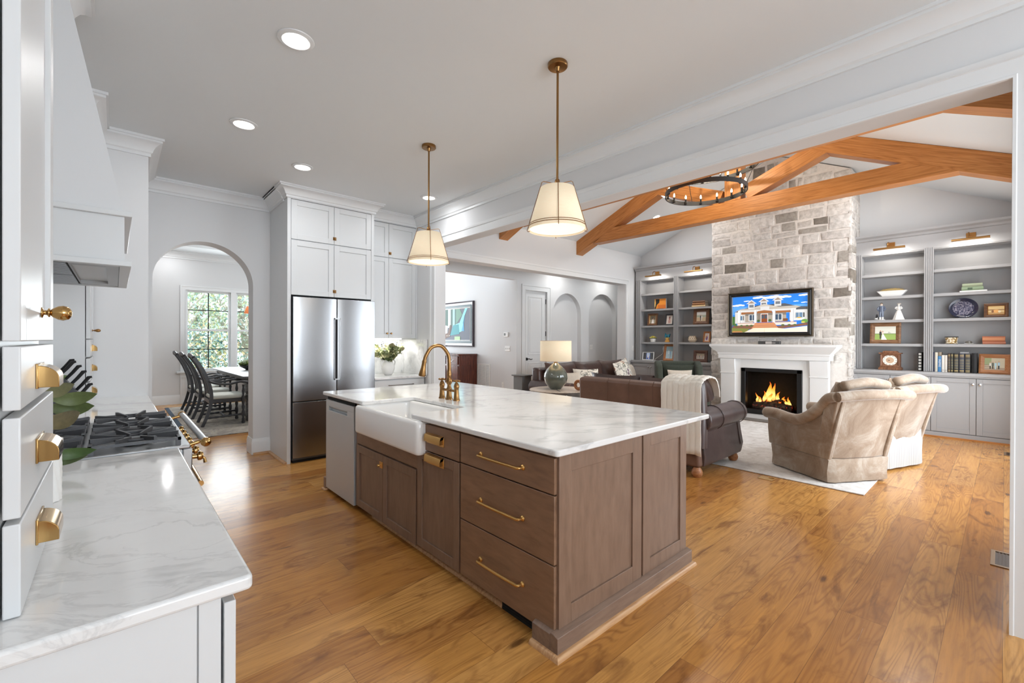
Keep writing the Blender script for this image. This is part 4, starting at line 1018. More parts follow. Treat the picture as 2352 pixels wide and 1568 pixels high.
    tag(slab('hearth_tile', [(8.30, 1.9), (8.6, 1.9), (8.6, 3.6), (8.30, 3.6)], 0, .006, plain('grey brown hearth', (112, 104, 96), .4, var=.2, vs=6), None, .002), 'flat grey hearth strip in front of the fireplace', 'hearth')
fireplace()

# flat pictures: layers of coloured polygons on a panel, seen from -X; u to the viewer's right (-Y), v up
def picture(m, x, yl, z0, W, Hh, layers, step=.0004):
    for i, (c, pts) in enumerate(layers):
        m.col(c)
        if pts == 'bg': pts = [(0, 0), (1, 0), (1, 1), (0, 1)]
        m.poly([(x-step*i, yl-u*W, z0+v*Hh) for u, v in pts])
    return m
def rect(a, b, c, d): return [(a, b), (c, b), (c, d), (a, d)]
def ell(cx, cy, rx, ry, n=14): return [(cx+rx*math.cos(2*PI*k/n), cy+ry*math.sin(2*PI*k/n)) for k in range(n)]
def cloud(cx, cy, s):
    return [((255, 255, 255), ell(cx+dx*s, cy+dy*s, r*s, r*s*.7)) for dx, dy, r in ((0, 0, .05), (.05, .012, .045), (-.05, -.005, .04), (.1, 0, .035))]
def house_layers():
    L = [((46, 128, 222), 'bg'), ((92, 162, 234), rect(0, .5, 1, .72))]
    for c in ((.36, .95, .8), (.55, .94, 1.1), (.68, .93, .9), (.07, .76, .8), (.2, .87, .4), (.95, .95, .7), (.85, .80, .3), (.1, .58, .5), (.95, .76, .35)): L += cloud(*c)
    W, G, K = (206, 207, 206), (196, 190, 182), (84, 86, 90)
    L += [((70, 110, 60), rect(0, .2, .06, .45)), (K, [(.02, .56), (.10, .62), (.2, .62), (.2, .56)]), (W, rect(.04, .25, .3, .57)), (W, rect(.78, .3, 1, .58)), (K, [(.78, .58), (.85, .67), (1, .65), (1, .58)])]
    L += [(K, [(.12, .64), (.36, .74), (.72, .76), (.88, .67)]), ((176, 170, 160), [(.04, .60), (.14, .66), (.86, .69), (.92, .66), (.84, .61)]), (W, rect(.1, .56, .86, .62))]
    for cx, zz in ((.275, .80), (.445, .84), (.63, .86)):
        L += [(W, rect(cx-.045, zz-.16, cx+.045, zz)), ((110, 116, 124), rect(cx-.03, zz-.11, cx+.03, zz-.04)), (W, [(cx-.075, zz-.01), (cx, zz+.10), (cx+.075, zz-.01)]), ((150, 132, 118), [(cx-.045, zz), (cx, zz+.065), (cx+.045, zz)])]
    L += [((190, 184, 174), [(.27, .66), (.45, .77), (.66, .67)]), (W, rect(.40, .60, .52, .70)), ((150, 96, 56), [(.34, .50), (.36, .575), (.45, .60), (.55, .575), (.57, .50)]), ((150, 96, 56), rect(.13, .50, .32, .56)), ((150, 96, 56), rect(.6, .52, .8, .57)), ((160, 150, 138), rect(.19, .28, .74, .52)), ((126, 116, 106), rect(.36, .3, .42, .5)), ((120, 112, 104), rect(.19, .46, .74, .52))]
    for a, b in ((.25, .33), (.60, .68)): L += [(W, rect(a-.012, .31, b+.012, .49)), ((58, 76, 96), rect(a, .33, b, .48)), (W, rect((a+b)/2-.004, .33, (a+b)/2+.004, .48))]
    L += [(W, rect(.405, .27, .505, .51)), ((132, 70, 36), rect(.415, .27, .495, .49)), ((70, 84, 96), rect(.42, .37, .45, .47)), ((70, 84, 96), rect(.46, .37, .49, .47)), ((60, 92, 50), ell(.375, .31, .02, .035)), ((60, 92, 50), ell(.53, .32, .02, .035)), ((116, 74, 44), rect(.70, .29, .76, .36))]
    for a in (.105, .335, .585, .815): L += [((240, 240, 238), rect(a-.019, .24, a+.019, .60)), ((150, 152, 156), rect(a+.012, .24, a+.019, .60))]
    L += [((96, 124, 150), rect(.86, .37, .94, .50)), (W, rect(.896, .37, .902, .50)), ((60, 62, 60), rect(.95, .38, .965, .5)), ((92, 118, 142), rect(.125, .34, .15, .46)), ((64, 66, 64), rect(.16, .34, .172, .46)), ((230, 226, 214), rect(.86, .33, .96, .36)), ((214, 160, 60), ell(.90, .37, .03, .015))]
    L += [((216, 206, 194), rect(.08, .17, .36, .26)), ((216, 206, 194), rect(.60, .19, .87, .27)), ((150, 92, 66), rect(.08, .25, .36, .262)), ((150, 92, 66), rect(.6, .26, .87, .272))]
    L += [((122, 84, 68), [(0, .10), (.02, .19), (.33, .2), (.3, .08)]), ((122, 84, 68), [(.60, .16), (.66, .09), (1, .17), (1, .24), (.88, .2)]), ((118, 124, 62), [(0, 0), (0, .13), (.26, .1), (.2, 0)]), ((176, 124, 70), [(0, .0), (.02, .04), (.14, .04), (.16, 0)])]
    for a in (.06, .14, .22, .28, .7, .78, .85): L += [((84, 104, 60), ell(a, .185, .022, .025, 8))]
    for k in range(5): L += [((176-6*k, 104-4*k, 66-3*k), rect(.335-.012*k, .25-.03*k, .59+.012*k, .262-.03*k)), ((206, 150, 110), rect(.335-.012*k, .232-.03*k, .59+.012*k, .25-.03*k))]
    L += [((226, 214, 192), [(.18, 0), (.31, .115), (.61, .115), (.72, .09), (1, .15), (1, 0)]), ((206, 190, 164), [(.455, 0), (.46, .115), (.463, .115), (.461, 0)])]
    L += [((96, 140, 70), ell(.97, .28, .04, .05)), ((200, 190, 80), ell(.95, .25, .025, .02))]
    return L
def frame_x(m, x0, x1, y0, y1, z0, z1, w):
    """four mitred rails of a frame in a plane facing -X"""
    o = [(y0, z0), (y1, z0), (y1, z1), (y0, z1)]; i = [(y0+w, z0+w), (y1-w, z0+w), (y1-w, z1-w), (y0+w, z1-w)]; md = [(y0+w*.35, z0+w*.35), (y1-w*.35, z0+w*.35), (y1-w*.35, z1-w*.35), (y0+w*.35, z1-w*.35)]
    for k in range(4):
        j = (k+1) % 4
        m.loft([[(x1, *o[k]), (x0+(x1-x0)*.25, *o[k]), (x0, *md[k]), (x0+(x1-x0)*.45, *i[k]), (x1, *i[k])], [(x1, *o[j]), (x0+(x1-x0)*.25, *o[j]), (x0, *md[j]), (x0+(x1-x0)*.45, *i[j]), (x1, *i[j])]])
    return m
def television():
    t = thing('framed_television', 'framed television above the mantel showing a white house under blue sky', 'television', (8.74, 2.86, 1.48))
    x0, y0, y1, z0, z1 = 8.715, 2.155, 3.545, 1.48, 2.305
    m = MB(); frame_x(m, x0, 8.775, y0, y1, z0, z1, .03); m.build('outer_frame', plain('bronze frame edge', (104, 92, 76), .4, .6), t)
    m = MB(); frame_x(m, x0+.006, 8.77, y0+.022, y1-.022, z0+.022, z1-.022, .058); m.build('frame', plain('black frame', (24, 23, 22), .4), t)
    m = MB(); frame_x(m, x0+.004, 8.77, y0+.072, y1-.072, z0+.072, z1-.072, .012); m.build('inner_bead', plain('silver bead', (186, 178, 164), .35, .8), t)
    m = MB(); picture(m, 8.755, y1-.08, z0+.08, y1-y0-.16, z1-z0-.16, house_layers(), .0003); m.build('screen', SCREEN, t, smooth=False)
    s = thing('sensor_bar', 'small grey reflective box on the mantel under the television', 'box', (8.70, 2.82, 1.343))
    m = MB(); m.box(8.66, 8.76, 2.64, 2.985, 1.343, 1.40); m.build('body', plain('dark grey plastic', (84, 84, 84), .3), s, bevel=.004)
    m = MB(); m.box(8.658, 8.66, 2.76, 2.86, 1.35, 1.392); m.box(8.657, 8.66, 2.70, 2.76, 1.36, 1.372); m.build('face_panel', plain('pale panel', (214, 208, 204), .3), s)
television()

# ------------------------------------------------------------------ built-in bookcases
SHZ = (2.485, 2.122, 1.745, 1.366)
def bookcase(label, blabel, y0, y1, cols, knob_pairs):
    t = thing('built_in_bookcase', label, 'bookcase', (9.3, (y0+y1)/2, .948)); xf, xb = 9.15, 9.447
    MB().box(9.425, xb, y0, y1, .95, 3.04).build('back_panel', GREY, t)
    for a, b in cols:
        m = MB(); m.box(xf+.004, 9.425, a+.012, b-.012, .95, 2.81); n = 4; w = (b-a)/(n*2+1)
        m.box(xf-.006, xf+.006, a, b, .95, 2.82)
        for k in range(n+1): m.box(xf-.020, xf-.006, a+2*k*w, a+2*k*w+w, .955, 2.815)
        m.build('pilaster', GREY, t, bevel=.0015)
    cs = sorted(cols)
    for (a0, a1), (b0, b1) in zip(cs[:-1], cs[1:]):
        for z in SHZ: MB().box(xf+.03, 9.425, a1-.012, b0+.012, z-.042, z).build('shelf', GREY, t, bevel=.002)
        MB().box(xf+.006, 9.425, a1-.012, b0+.012, 2.788, 2.799).build('top_panel', GREY, t)
    MB().box(xf-.004, 9.425, y0, y1, 2.80, 3.05).build('frieze', GREY, t, bevel=.002)
    m = MB(); m.prism([(xf, 3.02), (xf-.02, 3.03), (xf-.035, 3.06), (xf-.07, 3.085), (xf-.08, 3.115), (xb, 3.115), (xb, 3.02)], 'y', y0-(.0 if y0 < 0 else .005), y1+(.005 if y0 < 0 else 0)); m.build('crown', GREY, t, ang=25)
    b = thing('base_cabinet', blabel, 'cabinet', (9.2, (y0+y1)/2, 0))
    MB().box(9.022, 9.447, y0, y1, .0, .90).build('carcass', GREY, b); MB().box(9.0, 9.03, y0, y1, 0, .075).build('plinth', GREY, b, bevel=.003)
    m = MB(); m.box(8.975, 9.447, y0-.012 if y0 > 2 else y0, y1+.012 if y0 < 2 else y1+.012, .905, .948); m.box(8.985, 9.03, y0, y1, .885, .905); m.build('ledge', GREY, b, bevel=.004)
    MB().box(8.985, 9.0, y0, y1, 0, .02).build('shoe_moulding', BEAM, b)
    n = 4; w = (y1-y0)/n
    for k in range(n):
        m = MB(); a = y0+k*w; shaker(m, 9.0, a+.003, a+w-.003, .085, .875, -1, 'x', .022, .06, .009); d = m.build('door', GREY, b, bevel=.0015)
        ky = a+w-.035 if k % 2 == 0 else a+.035
        m = MB(); m.lathe([(.006, 9.0), (.006, 8.985), (.015, 8.978), (.016, 8.968), (.001, 8.963)], (0, ky, .80), 'x', 12); m.build('knob', CHROME, d)
    return t
bookcase('grey built-in bookcase right of the chimney with books and figurines', 'grey base cabinet under the right bookcase', -.2, 1.66, ((1.575, 1.68), (.718, .822), (-.2, -.1)), 0)
bookcase('grey built-in bookcase left of the chimney, partly behind the stone', 'grey base cabinet under the left bookcase', 3.925, 5.83, ((5.69, 5.81), (4.765, 4.868), (3.925, 4.02)), 0)
def picture_light(y, label):
    t = thing('picture_light', label, 'picture light', (9.14, y, 2.92), 0, 'brass picture lights on the bookcases')
    MB().box(9.128, 9.145, y-.05, y+.05, 2.885, 2.965).build('wall_plate', BRASSB, t, bevel=.003)
    m = MB(); m.tube(bez([(9.13, y+.02, 2.93), (9.06, y+.02, 2.96), (8.985, y+.02, 2.93), (8.98, y+.02, 2.87)], 5), .007, 8); m.build('arm', BRASSB, t)
    m = MB(); m.prism([(8.955+.03*math.cos(math.radians(a)), 2.845+.024*math.sin(math.radians(a))) for a in range(-20, 201, 20)], 'y', y-.19, y+.19); m.build('bar', BRASSB, t)
    area('glow', (8.965, y, 2.828), (.62, 0, -.78), .34, .03, 3.2, (1, .95, .88), t)
picture_light(5.265, 'leftmost brass picture light, above the left bookcase'); picture_light(4.34, 'brass picture light above the left bookcase, next to the chimney')
picture_light(1.21, 'brass picture light above the right bookcase, next to the chimney'); picture_light(.33, 'rightmost and largest-looking brass picture light')

# ------------------------------------------------------------------ seating
def rug():
    R = NT('pale distressed rug'); R.set(Base_Color=R.ramp(R.noise(7, 8, None, 1.2, .7), [(.3, (190, 184, 178)), (.5, (216, 212, 208)), (.7, (232, 230, 227))]), Roughness=.95); R.bump(R.noise(160, 2), .3); R = R.m
    m = MB().box(5.05, 8.22, .845, 4.45, .001, .012); o = m.build('area_rug', R, bevel=.004); tag(o, 'large pale grey distressed rug in the living room', 'rug')
rug()
RZ = .0125
def roll_arm(m, y, s, x0, x1, z, r, zb):
    """rolled sofa arm running along x: cylinder roll plus panel below, s = outward side"""
    prof = [(y-s*.06, zb), (y+s*.075, zb), (y+s*.085, zb+.10), (y+s*.06, zb+.25), (y+s*.045, z-r*.9)]+[(y+s*(.02+r*math.cos(math.radians(a))), z+r*math.sin(math.radians(a))) for a in range(-40, 201, 20)]+[(y-s*.06, z-r*.5)]
    return m.prism(prof, 'x', x0, x1)
def loveseat():
    t = thing('leather_loveseat', 'brown leather loveseat with its back to the island', 'sofa', (4.9, 2.9, 0))
    y0, y1 = 2.17, 3.62
    m = MB(); m.hexa([(4.42, y0-.10, .10), (4.56, y0-.10, .10), (4.56, y1, .10), (4.42, y1, .10)], [(4.40, y0-.05, .925), (4.52, y0-.05, .95), (4.52, y1+.01, .95), (4.40, y1+.01, .925)]); o = m.build('outside_back', LEATHB, t, bevel=.03, seg=4)
    m = MB()
    for y in (2.586, 2.891, 3.188): m.tube([(4.417, y, .12), (4.398, y, .915), (4.43, y, .945)], .004, 6)
    m.build('back_seam', LEATHB, o)
    MB().box(4.54, 5.38, y0-.02, y1, .10, .34).build('seat_base', LEATHD, t, bevel=.03, seg=3)
    for a, b in ((y0+.05, 2.88), (2.89, y1-.06)):
        MB().box(4.72, 5.42, a, b, .33, .50).build('seat_cushion', LEATHD, t, bevel=.06, seg=4)
        m = MB(); m.pillow((4.66, (a+b)/2, .72), (0, 1, 0), (-.25, 0, .97), b-a+.03, .56, .30); m.build('back_cushion', LEATHD, t, ang=80)
    m = MB(); m.tube(bez([(4.47, y0-.06, .30), (4.50, y0-.05, .6), (4.52, y0-.03, .86), (4.58, y0, .95), (4.70, y0+.0, .90), (4.78, y0, .78)], 5), [.09]*26, 10); m.build('back_corner', LEATHD, t, ang=80)
    for s, y in ((-1, y0-.04), (1, y1-.05)):
        m = MB(); roll_arm(m, y, s, 4.50, 5.46, .575, .125, .10); o = m.build('arm', LEATHD, t, bevel=.02, seg=3, ang=50)
        m = MB(); c = [(y+s*(.02+.13*math.cos(math.radians(a))), .575+.13*math.sin(math.radians(a))) for a in range(-60, 241, 20)]
        for xx in (4.80, 5.38): MB().tube([(xx, p, q) for p, q in c], .004, 6).build('arm_seam', LEATHD, o)
        m.prism([(y-s*.05, .12), (y+s*.07, .12), (y+s*.09, .22), (y+s*.065, .36), (y+s*.05, .47), (y-s*.05, .47)], 'x', 5.40, 5.47)
        m.build('arm_front', LEATHD, o, ang=50)
    for i, (x, y) in enumerate(((4.46, y0-.06), (5.36, y0-.06), (4.46, y1-.06), (5.36, y1-.06))):
        zb = RZ if x > 5 else .001
        m = MB(); m.lathe([(.035, 0), (.05, .02), (.055, .045), (.045, .075), (.03, .10)], (x, y, zb), 'z', 18, sx=1.1); m.build('bun_foot', PINE, t)
    # knitted throw over the back
    w = MB(); n = 30; path = bez([(4.385, 0, .27), (4.372, 0, .6), (4.37, 0, .92), (4.41, 0, .985), (4.50, 0, 1.015), (4.60, 0, 1.02), (4.72, 0, .985), (4.79, 0, .88), (4.81, 0, .80)], 6); rows = []
    for q, p in enumerate(path):
        row = []; f = q/len(path)
        for k in range(n*2+1):
            a = k/(n*2); y = 2.03+.42*a+(.05*(1-f) if a < .3 else 0)*0
            rib = .009*abs(math.sin(a*PI*7))+.004*math.sin(q*1.7+math.floor(a*7)*1.3)
            lean = .012*math.sin(a*9+1)
            zz = p[2]+(-.035*(1-a) if q == 0 else 0)+.008*math.sin(a*11)*(1-f)
            out = -1 if p[0] < 4.5 else 0
            row.append((p[0]-rib*(1 if p[0] < 4.45 else .2)-.01, y-.03*(1-f)*(1-a)*0+.02*math.sin(f*3)*(a-.5), zz+(rib if p[0] >= 4.42 else 0)))
        rows.append(row)
    w.grid(rows); o = w.build('knit_throw', KNIT, solid=.014, ang=80); tag(o, 'cream cable knit throw draped over the loveseat back', 'throw blanket')
loveseat()
def far_sofa():
    t = thing('leather_sofa', 'dark brown leather sofa against the hall opening, facing the camera', 'sofa', (7.2, 5.3, 0)); x0, x1 = 5.60, 8.40
    MB().box(x0+.1, x1-.1, 4.72, 5.62, .09, .36).build('seat_base', LEATHER, t, bevel=.03)
    m = MB(); m.hexa([(x0+.08, 5.46, .1), (x1-.08, 5.46, .1), (x1-.08, 5.68, .1), (x0+.08, 5.68, .1)], [(x0+.12, 5.54, .88), (x1-.12, 5.54, .88), (x1-.12, 5.72, .90), (x0+.12, 5.72, .90)]); m.build('outside_back', LEATHER, t, bevel=.05, seg=4)
    for k in range(3):
        a = x0+.22+k*(x1-x0-.44)/3; b = a+(x1-x0-.44)/3-.01
        MB().box(a, b, 4.70, 5.45, .35, .49).build('seat_cushion', LEATHER, t, bevel=.05, seg=3)
        m = MB(); m.pillow(((a+b)/2, 5.40, .72), (1, 0, 0), (0, .2, .98), b-a+.06, .56, .34); m.build('back_cushion', LEATHER, t, ang=80)
    for s, x in ((-1, x0+.14), (1, x1-.14)):
        m = MB(); r = .13; z = .55
        prof = [(x-s*.06, .09), (x+s*.08, .09), (x+s*.06, .3)]+[(x+s*(.03+r*math.cos(math.radians(a))), z+r*math.sin(math.radians(a))) for a in range(-40, 201, 20)]+[(x-s*.06, z-.05)]
        m.prism(prof, 'y', 4.72, 5.66); m.build('arm', LEATHER, t, bevel=.02, ang=50)
    for x in (x0+.15, x1-.15):
        for y in (4.8, 5.6): MB().lathe([(.03, .001), (.045, .03), (.03, .09)], (x, y, 0), 'z', 14).build('bun_foot', WALNUT, t)
    t.location.y += .12
    SUZ = NT('suzani floral print'); sp = SUZ.n('TexVoronoi', Vector=SUZ.map((7, 7, 7)), Scale=1.0); d = sp.outputs['Distance']; pc = SUZ.ramp(SUZ.n('SeparateColor', Color=sp.outputs['Color']).outputs[0], [(0, (150, 84, 66)), (.35, (176, 132, 74)), (.6, (128, 108, 126)), (1, (110, 116, 96))])
    rg = SUZ.ramp(d, [(.10, (255, 255, 255)), (.13, (0, 0, 0)), (.20, (0, 0, 0)), (.23, (255, 255, 255)), (.31, (255, 255, 255)), (.34, (0, 0, 0))]); vine = SUZ.ramp(SUZ.M('ABSOLUTE', SUZ.M('SUBTRACT', SUZ.noise(9, 3), .5)), [(.015, (255, 255, 255)), (.035, (0, 0, 0))])
    c = SUZ.mix(rg, lin((232, 226, 214)), pc); c = SUZ.mix(SUZ.M('MULTIPLY', vine, .8), c, lin((104, 104, 96))); SUZ.set(Base_Color=c, Roughness=.9); SUZ = SUZ.m
    def cush(name, c, U, V, w, h, th, mat, label):
        c = (c[0], c[1]+.12, c[2]); m = MB(); m.pillow(c, U, V, w, h, th); o = m.build(name, mat, ang=80); tag(o, label, 'cushion')
    cush('throw_pillow', (6.42, 4.98, .66), (.8, -.6, 0), (.25, .35, .9), .48, .48, .17, SUZ, 'floral print cushion at the lamp end of the far sofa')
    cush('throw_pillow', (7.60, 5.00, .76), (.97, .15, .16), (-.12, .28, .95), .60, .50, .18, SUZ, 'big floral print cushion at the middle of the far sofa')
    cush('throw_pillow', (8.06, 5.12, .70), (.95, .3, -.08), (.05, .3, .95), .44, .44, .16, CREAM, 'plain cream cushion beside the big floral one on the far sofa')
    cush('throw_pillow', (6.10, 5.10, .62), (.85, -.5, 0), (.1, .4, .9), .46, .44, .15, CREAM, 'plain cream cushion behind the lamp on the far sofa')
far_sofa()
def green_chair():
    t = thing('green_wing_chair', 'dark green wing armchair in front of the left bookcase', 'armchair', (8.06, 4.14, 0), math.atan2(.60, .75))
    # local: -x faces the camera side, y across
    m = MB(); m.hexa([(.22, -.40, .18), (.36, -.40, .18), (.36, .40, .18), (.22, .40, .18)], [(.30, -.42, .985), (.42, -.42, .985), (.42, .42, .985), (.30, .42, .985)]); m.build('back', GREEN, t, bevel=.04, seg=3, w=False)
    MB().box(-.40, .30, -.40, .40, .16, .36).build('seat_base', GREEN, t, bevel=.03, w=False); MB().box(-.42, .24, -.28, .28, .35, .48).build('seat_cushion', GREEN, t, bevel=.05, seg=3, w=False)
    for s in (-1, 1):
        m = MB(); m.prism([(-.40, .16), (.36, .16), (.42, .985), (.28, .99), (.12, .90), (.04, .68), (-.06, .60), (-.38, .58)], 'y', s*.31, s*.43); m.build('wing_arm', GREEN, t, bevel=.035, seg=3, w=False)
        for x in (-.34, .30): MB().cyl((x, s*.34, .002 if True else 0), (x, s*.36, .17), .018, .026, 10).build('leg', WALNUT, t, w=False)
    t.location.z = RZ
    R = Matrix.Rotation(math.atan2(.60, .75), 3, 'Z')
    def cush(c, w, h, th, mat, label):
        m = MB(); p = Vector((8.06, 4.14, 0))+R @ Vector(c); m.pillow(p, R @ Vector((0, 1, 0)), R @ Vector((.18, 0, .98)), w, h, th); tag(m.build('throw_pillow', mat, ang=80), label, 'cushion')
    cush((.19, 0, .70), .60, .48, .13, GREEND, 'large dark green cushion on the green armchair'); cush((.07, 0, .66), .46, .36, .12, CREAM, 'cream lumbar cushion in front of the green cushion')
green_chair()
def side_table():
    c = (5.05, 4.55); top = .655
    t = thing('round_side_table', 'round side table with pale top and dark metal banded rim', 'side table', (c[0], c[1], 0))
    PALE = wood('bleached wood top', (176, 160, 146), (200, 186, 172), (218, 206, 194), 'x', 1, .3, .02)
    MB().lathe([(.43, top-.018), (.45, top-.012), (.45, top-.004), (.445, top), (.001, top)], (*c, 0), 'z', 48).build('top', PALE, t)
    MB().lathe([(.42, top-.09), (.44, top-.085), (.44, top-.018), (.42, top-.018)], (*c, 0), 'z', 48).build('apron', plain('aged iron band', (112, 104, 96), .45, .5, var=.2, vs=12), t)
    m = MB()
    for k in range(10): a = 2*PI*k/10+.35; m.ball((c[0]+.442*math.cos(a), c[1]+.442*math.sin(a), top-.05), .013, n=8, m=6)
    m.build('rivet', CHROME, t)
    for k in range(4):
        a = PI/4+k*PI/2; x, y = c[0]+.33*math.cos(a), c[1]+.33*math.sin(a)
        zb = RZ if (x > 5.05 and y < 4.45) else .001
        MB().lathe([(.03, zb), (.035, zb+.03), (.022, .09), (.03, .3), (.022, .5), (.035, .57)], (x, y, 0), 'z', 14).build('leg', WALNUT, t)
    l = thing('table_lamp', 'grey green glass globe table lamp with lit drum shade', 'table lamp', (5.03, 4.60, top)); x, y = 5.03, 4.60
    MB().lathe([(.085, top+.001), (.09, top+.01), (.115, top+.035), (.166, top+.10), (.184, top+.165), (.176, top+.235), (.135, top+.305), (.085, top+.355), (.048, top+.385), (.03, top+.40)], (x, y, 0), 'z', 36).build('base', plain('smoky green glazed glass', (92, 98, 88), .04, coat=1.0), l)
    MB().lathe([(.028, top+.40), (.03, top+.405), (.03, top+.42), (.012, top+.425), (.012, top+.50)], (x, y, 0), 'z', 16).build('neck', BRASSB, l)
    MB().lathe([(.238, 1.082), (.236, 1.395)], (x, y, 0), 'z', 48, caps=False).build('lamp_shade', SHADE, l, solid=.003, ang=80)
    m = MB(); m.torus((x, y, 1.084), .238, .004, n=40, m=6); m.torus((x, y, 1.393), .236, .004, n=40, m=6); m.build('shade_trim', plain('shade trim', (226, 214, 196), .8), l)
    MB().lathe([(.02, 1.20), (.03, 1.24), (.02, 1.29), (.001, 1.30)], (x, y, 0), 'z', 12).build('bulb', LED, l)
    m = MB(); m.tube(bez([(x-.07, y-.06, top+.02), (x-.12, y-.14, top+.006), (x-.20, y-.24, top+.005), (x-.235, y-.30, top+.004), (x-.26, y-.33, top-.05), (x-.24, y-.33, top-.2)], 5), .0035, 6); m.build('cord', BLACKM, l)
    p = bpy.data.lights.new('glow', 'POINT'); p.energy = 5; p.color = (1, .8, .58); p.shadow_soft_size = .05; o = bpy.data.objects.new('glow', p); COL.objects.link(o); o.parent = l; o.location = (0, 0, 1.30-top)
    k = thing('wooden_chain_links', 'carved honey wood chain link ornament on the round table', 'ornament', (5.12, 4.17, top)); 
    for c_, ax in (((5.10, 4.21, top+.085), 'x'), ((5.14, 4.15, top+.13), 'y')): MB().torus(c_, .058, .024, ax, 20, 10).build('link', PINE, k)
side_table()
def armchair(label, loc, rot, striped=False):
    """tan swivel chair with a floor-length skirt; local +y is forward"""
    t = thing('skirted_armchair', label, 'armchair', loc, rot, 'tan velvet armchairs by the rug')
    SK = STRIPE if striped else VELV
    # skirt with corner pleats
    m = MB(); hw, hd = .355, .365; rings = []
    for z, g in (((.012, .012), (.10, .004), (.225, 0), (.235, -.012)) if not striped else ((.012, .03), (.15, .025), (.40, .02), (.45, .0))):
        ring = []
        for (ax, ay), (bx_, by_) in (((-hw, -hd), (hw, -hd)), ((hw, -hd), (hw, hd)), ((hw, hd), (-hw, hd)), ((-hw, hd), (-hw, -hd))):
            for k in range(12):
                u = k/12; x, y = ax+(bx_-ax)*u, ay+(by_-ay)*u
                ripple = .005*math.sin(u*PI*6)*(1 if z < .2 else .15)
                pl = .022*max(0, 1-abs(u-.0)*14)+.022*max(0, 1-abs(u-1)*14)
                n = Vector((by_-ay, -(bx_-ax))).normalized(); o = g+ripple-(pl if k in (0,) else 0)*(z < .22)
                ring.append((x+n.x*o, y+n.y*o, z))
        rings.append(ring)
    m.loft(rings); m.build('skirt', SK, t, ang=60, w=False)
    m = MB(); m.box(-.345, .345, -.35, .36, .225, .40); m.build('seat_base', VELV, t, bevel=.03, w=False)
    m = MB(); m.box(-.25, .25, -.20, .43, .385, .53); m.build('seat_cushion', VELV, t, bevel=.06, seg=4, w=False)
    # outside back: raked, flaring to the top
    def back_ring(z):
        f = (z-.235)/(.86-.235); hw_ = .335+.07*f; y = -.355-.17*f**1.15
        return [(-hw_, y+.02, z), (-hw_*.5, y-.012, z), (hw_*.5, y-.012, z), (hw_, y+.02, z), (hw_, y+.15, z), (-hw_, y+.15, z)]
    m = MB(); m.loft([back_ring(.235+(.86-.235)*k/6) for k in range(7)]); o = m.build('outside_back', VELV, t, bevel=.012, w=False, ang=50)
    m = MB(); m.tube(bez([(-.42, -.52, .865), (-.2, -.565, .885), (0, -.572, .888), (.2, -.565, .885), (.42, -.52, .865)], 6), .048, 12); m.build('top_roll', VELV, t, w=False, ang=70)
    m = MB(); m.pillow((0, -.30, .70), (1, 0, 0), (0, -.30, .95), .62, .62, .26, e=3); m.build('back_cushion', VELV, t, w=False, ang=80)
    m = MB(); m.tube(bez([(-.27, -.42, .95), (0, -.45, .99), (.27, -.42, .95)], 8), [.03]+[.05]*15+[.03], 12); m.build('cushion_roll', VELV, t, w=False, ang=70)
    # arms: side panel below a rolled top that sweeps up into the back
    for s in (-1, 1):
        m = MB(); x = s*.335; prof = [(.40, .23), (.42, .40), (.42, .545), (.05, .52), (-.12, .57), (-.28, .70), (-.42, .84), (-.52, .86), (-.36, .23)]
        m.prism(prof, 'x', x-.028*s, x+.022*s); a = m.build('arm', VELV, t, bevel=.012, w=False, ang=40)
        m = MB(); m.tube(bez([(x+.012*s, .455, .57), (x+.015*s, .30, .575), (x+.012*s, .08, .553), (x+.015*s, -.10, .60), (x+.035*s, -.27, .72), (x+.065*s, -.40, .835), (x+.085*s, -.51, .865)], 6), [.052]+[.062]*12+[.058]*12+[.048]*12, 12); m.build('arm_roll', VELV, a, w=False, ang=70)
    return t
armchair('tan velvet armchair standing on the rug corner, nearest the camera', (5.66, 1.27, RZ), math.radians(-31))
armchair('tan velvet armchair with white striped skirt, behind the nearer one', (6.64, 1.09, RZ), math.radians(-20), True)
# ------------------------------------------------------------------ things on the bookcases
def framed(label, y0, y1, z0, z1, wood_m, w, layers, x=9.20, tilt=7, turn=0, liner=None, cat='framed photo'):
    """framed photo leaning back on a shelf, picture side towards -X"""
    W, Hh = y1-y0, z1-z0; t = thing('framed_photo', label, cat, (x, (y0+y1)/2, z0+.001)); t.rotation_euler = (0, math.radians(tilt), math.radians(turn))
    m = MB(); frame_x(m, -.012, .016, -W/2, W/2, 0, Hh, w); m.build('frame', wood_m, t, w=False, ang=25)
    if liner: m = MB(); frame_x(m, -.004, .014, -W/2+w*.95, W/2-w*.95, w*.95, Hh-w*.95, liner[1]); m.build('liner', liner[0], t, w=False, ang=25)
    m = MB(); picture(m, .004, W/2-w*.9, w*.9, W-w*1.8, Hh-w*1.8, layers, .0003); m.build('photo', PHOTO, t, w=False, smooth=False)
    m = MB(); m.box(.010, .016, -W/2+.01, W/2-.01, .008, Hh-.01); d = .05*Hh/.3; m.add([(.016, -.03, Hh*.6), (.016, .03, Hh*.6), (d+.02, .03, .004+d*math.tan(math.radians(tilt))*-1+.012), (d+.02, -.03, .012-d*math.tan(math.radians(tilt)))], [(0, 1, 2, 3)]); m.build('easel_back', EBON, t, w=False)
    return t
def people(c0, spots):
    """small standing figures for a printed photo: (u, v foot, height, jacket, legs)"""
    L = []
    for u, v, h, j, l in spots: L += [(l, rect(u-.02*h/.4, v, u+.02*h/.4, v+h*.48)), (j, [(u-.035*h/.4, v+h*.42), (u+.035*h/.4, v+h*.42), (u+.03*h/.4, v+h*.82), (u-.03*h/.4, v+h*.82)]), (c0, ell(u, v+h*.91, .02*h/.4, .035*h/.4, 10))]
    return L
SKIN = (206, 160, 134)
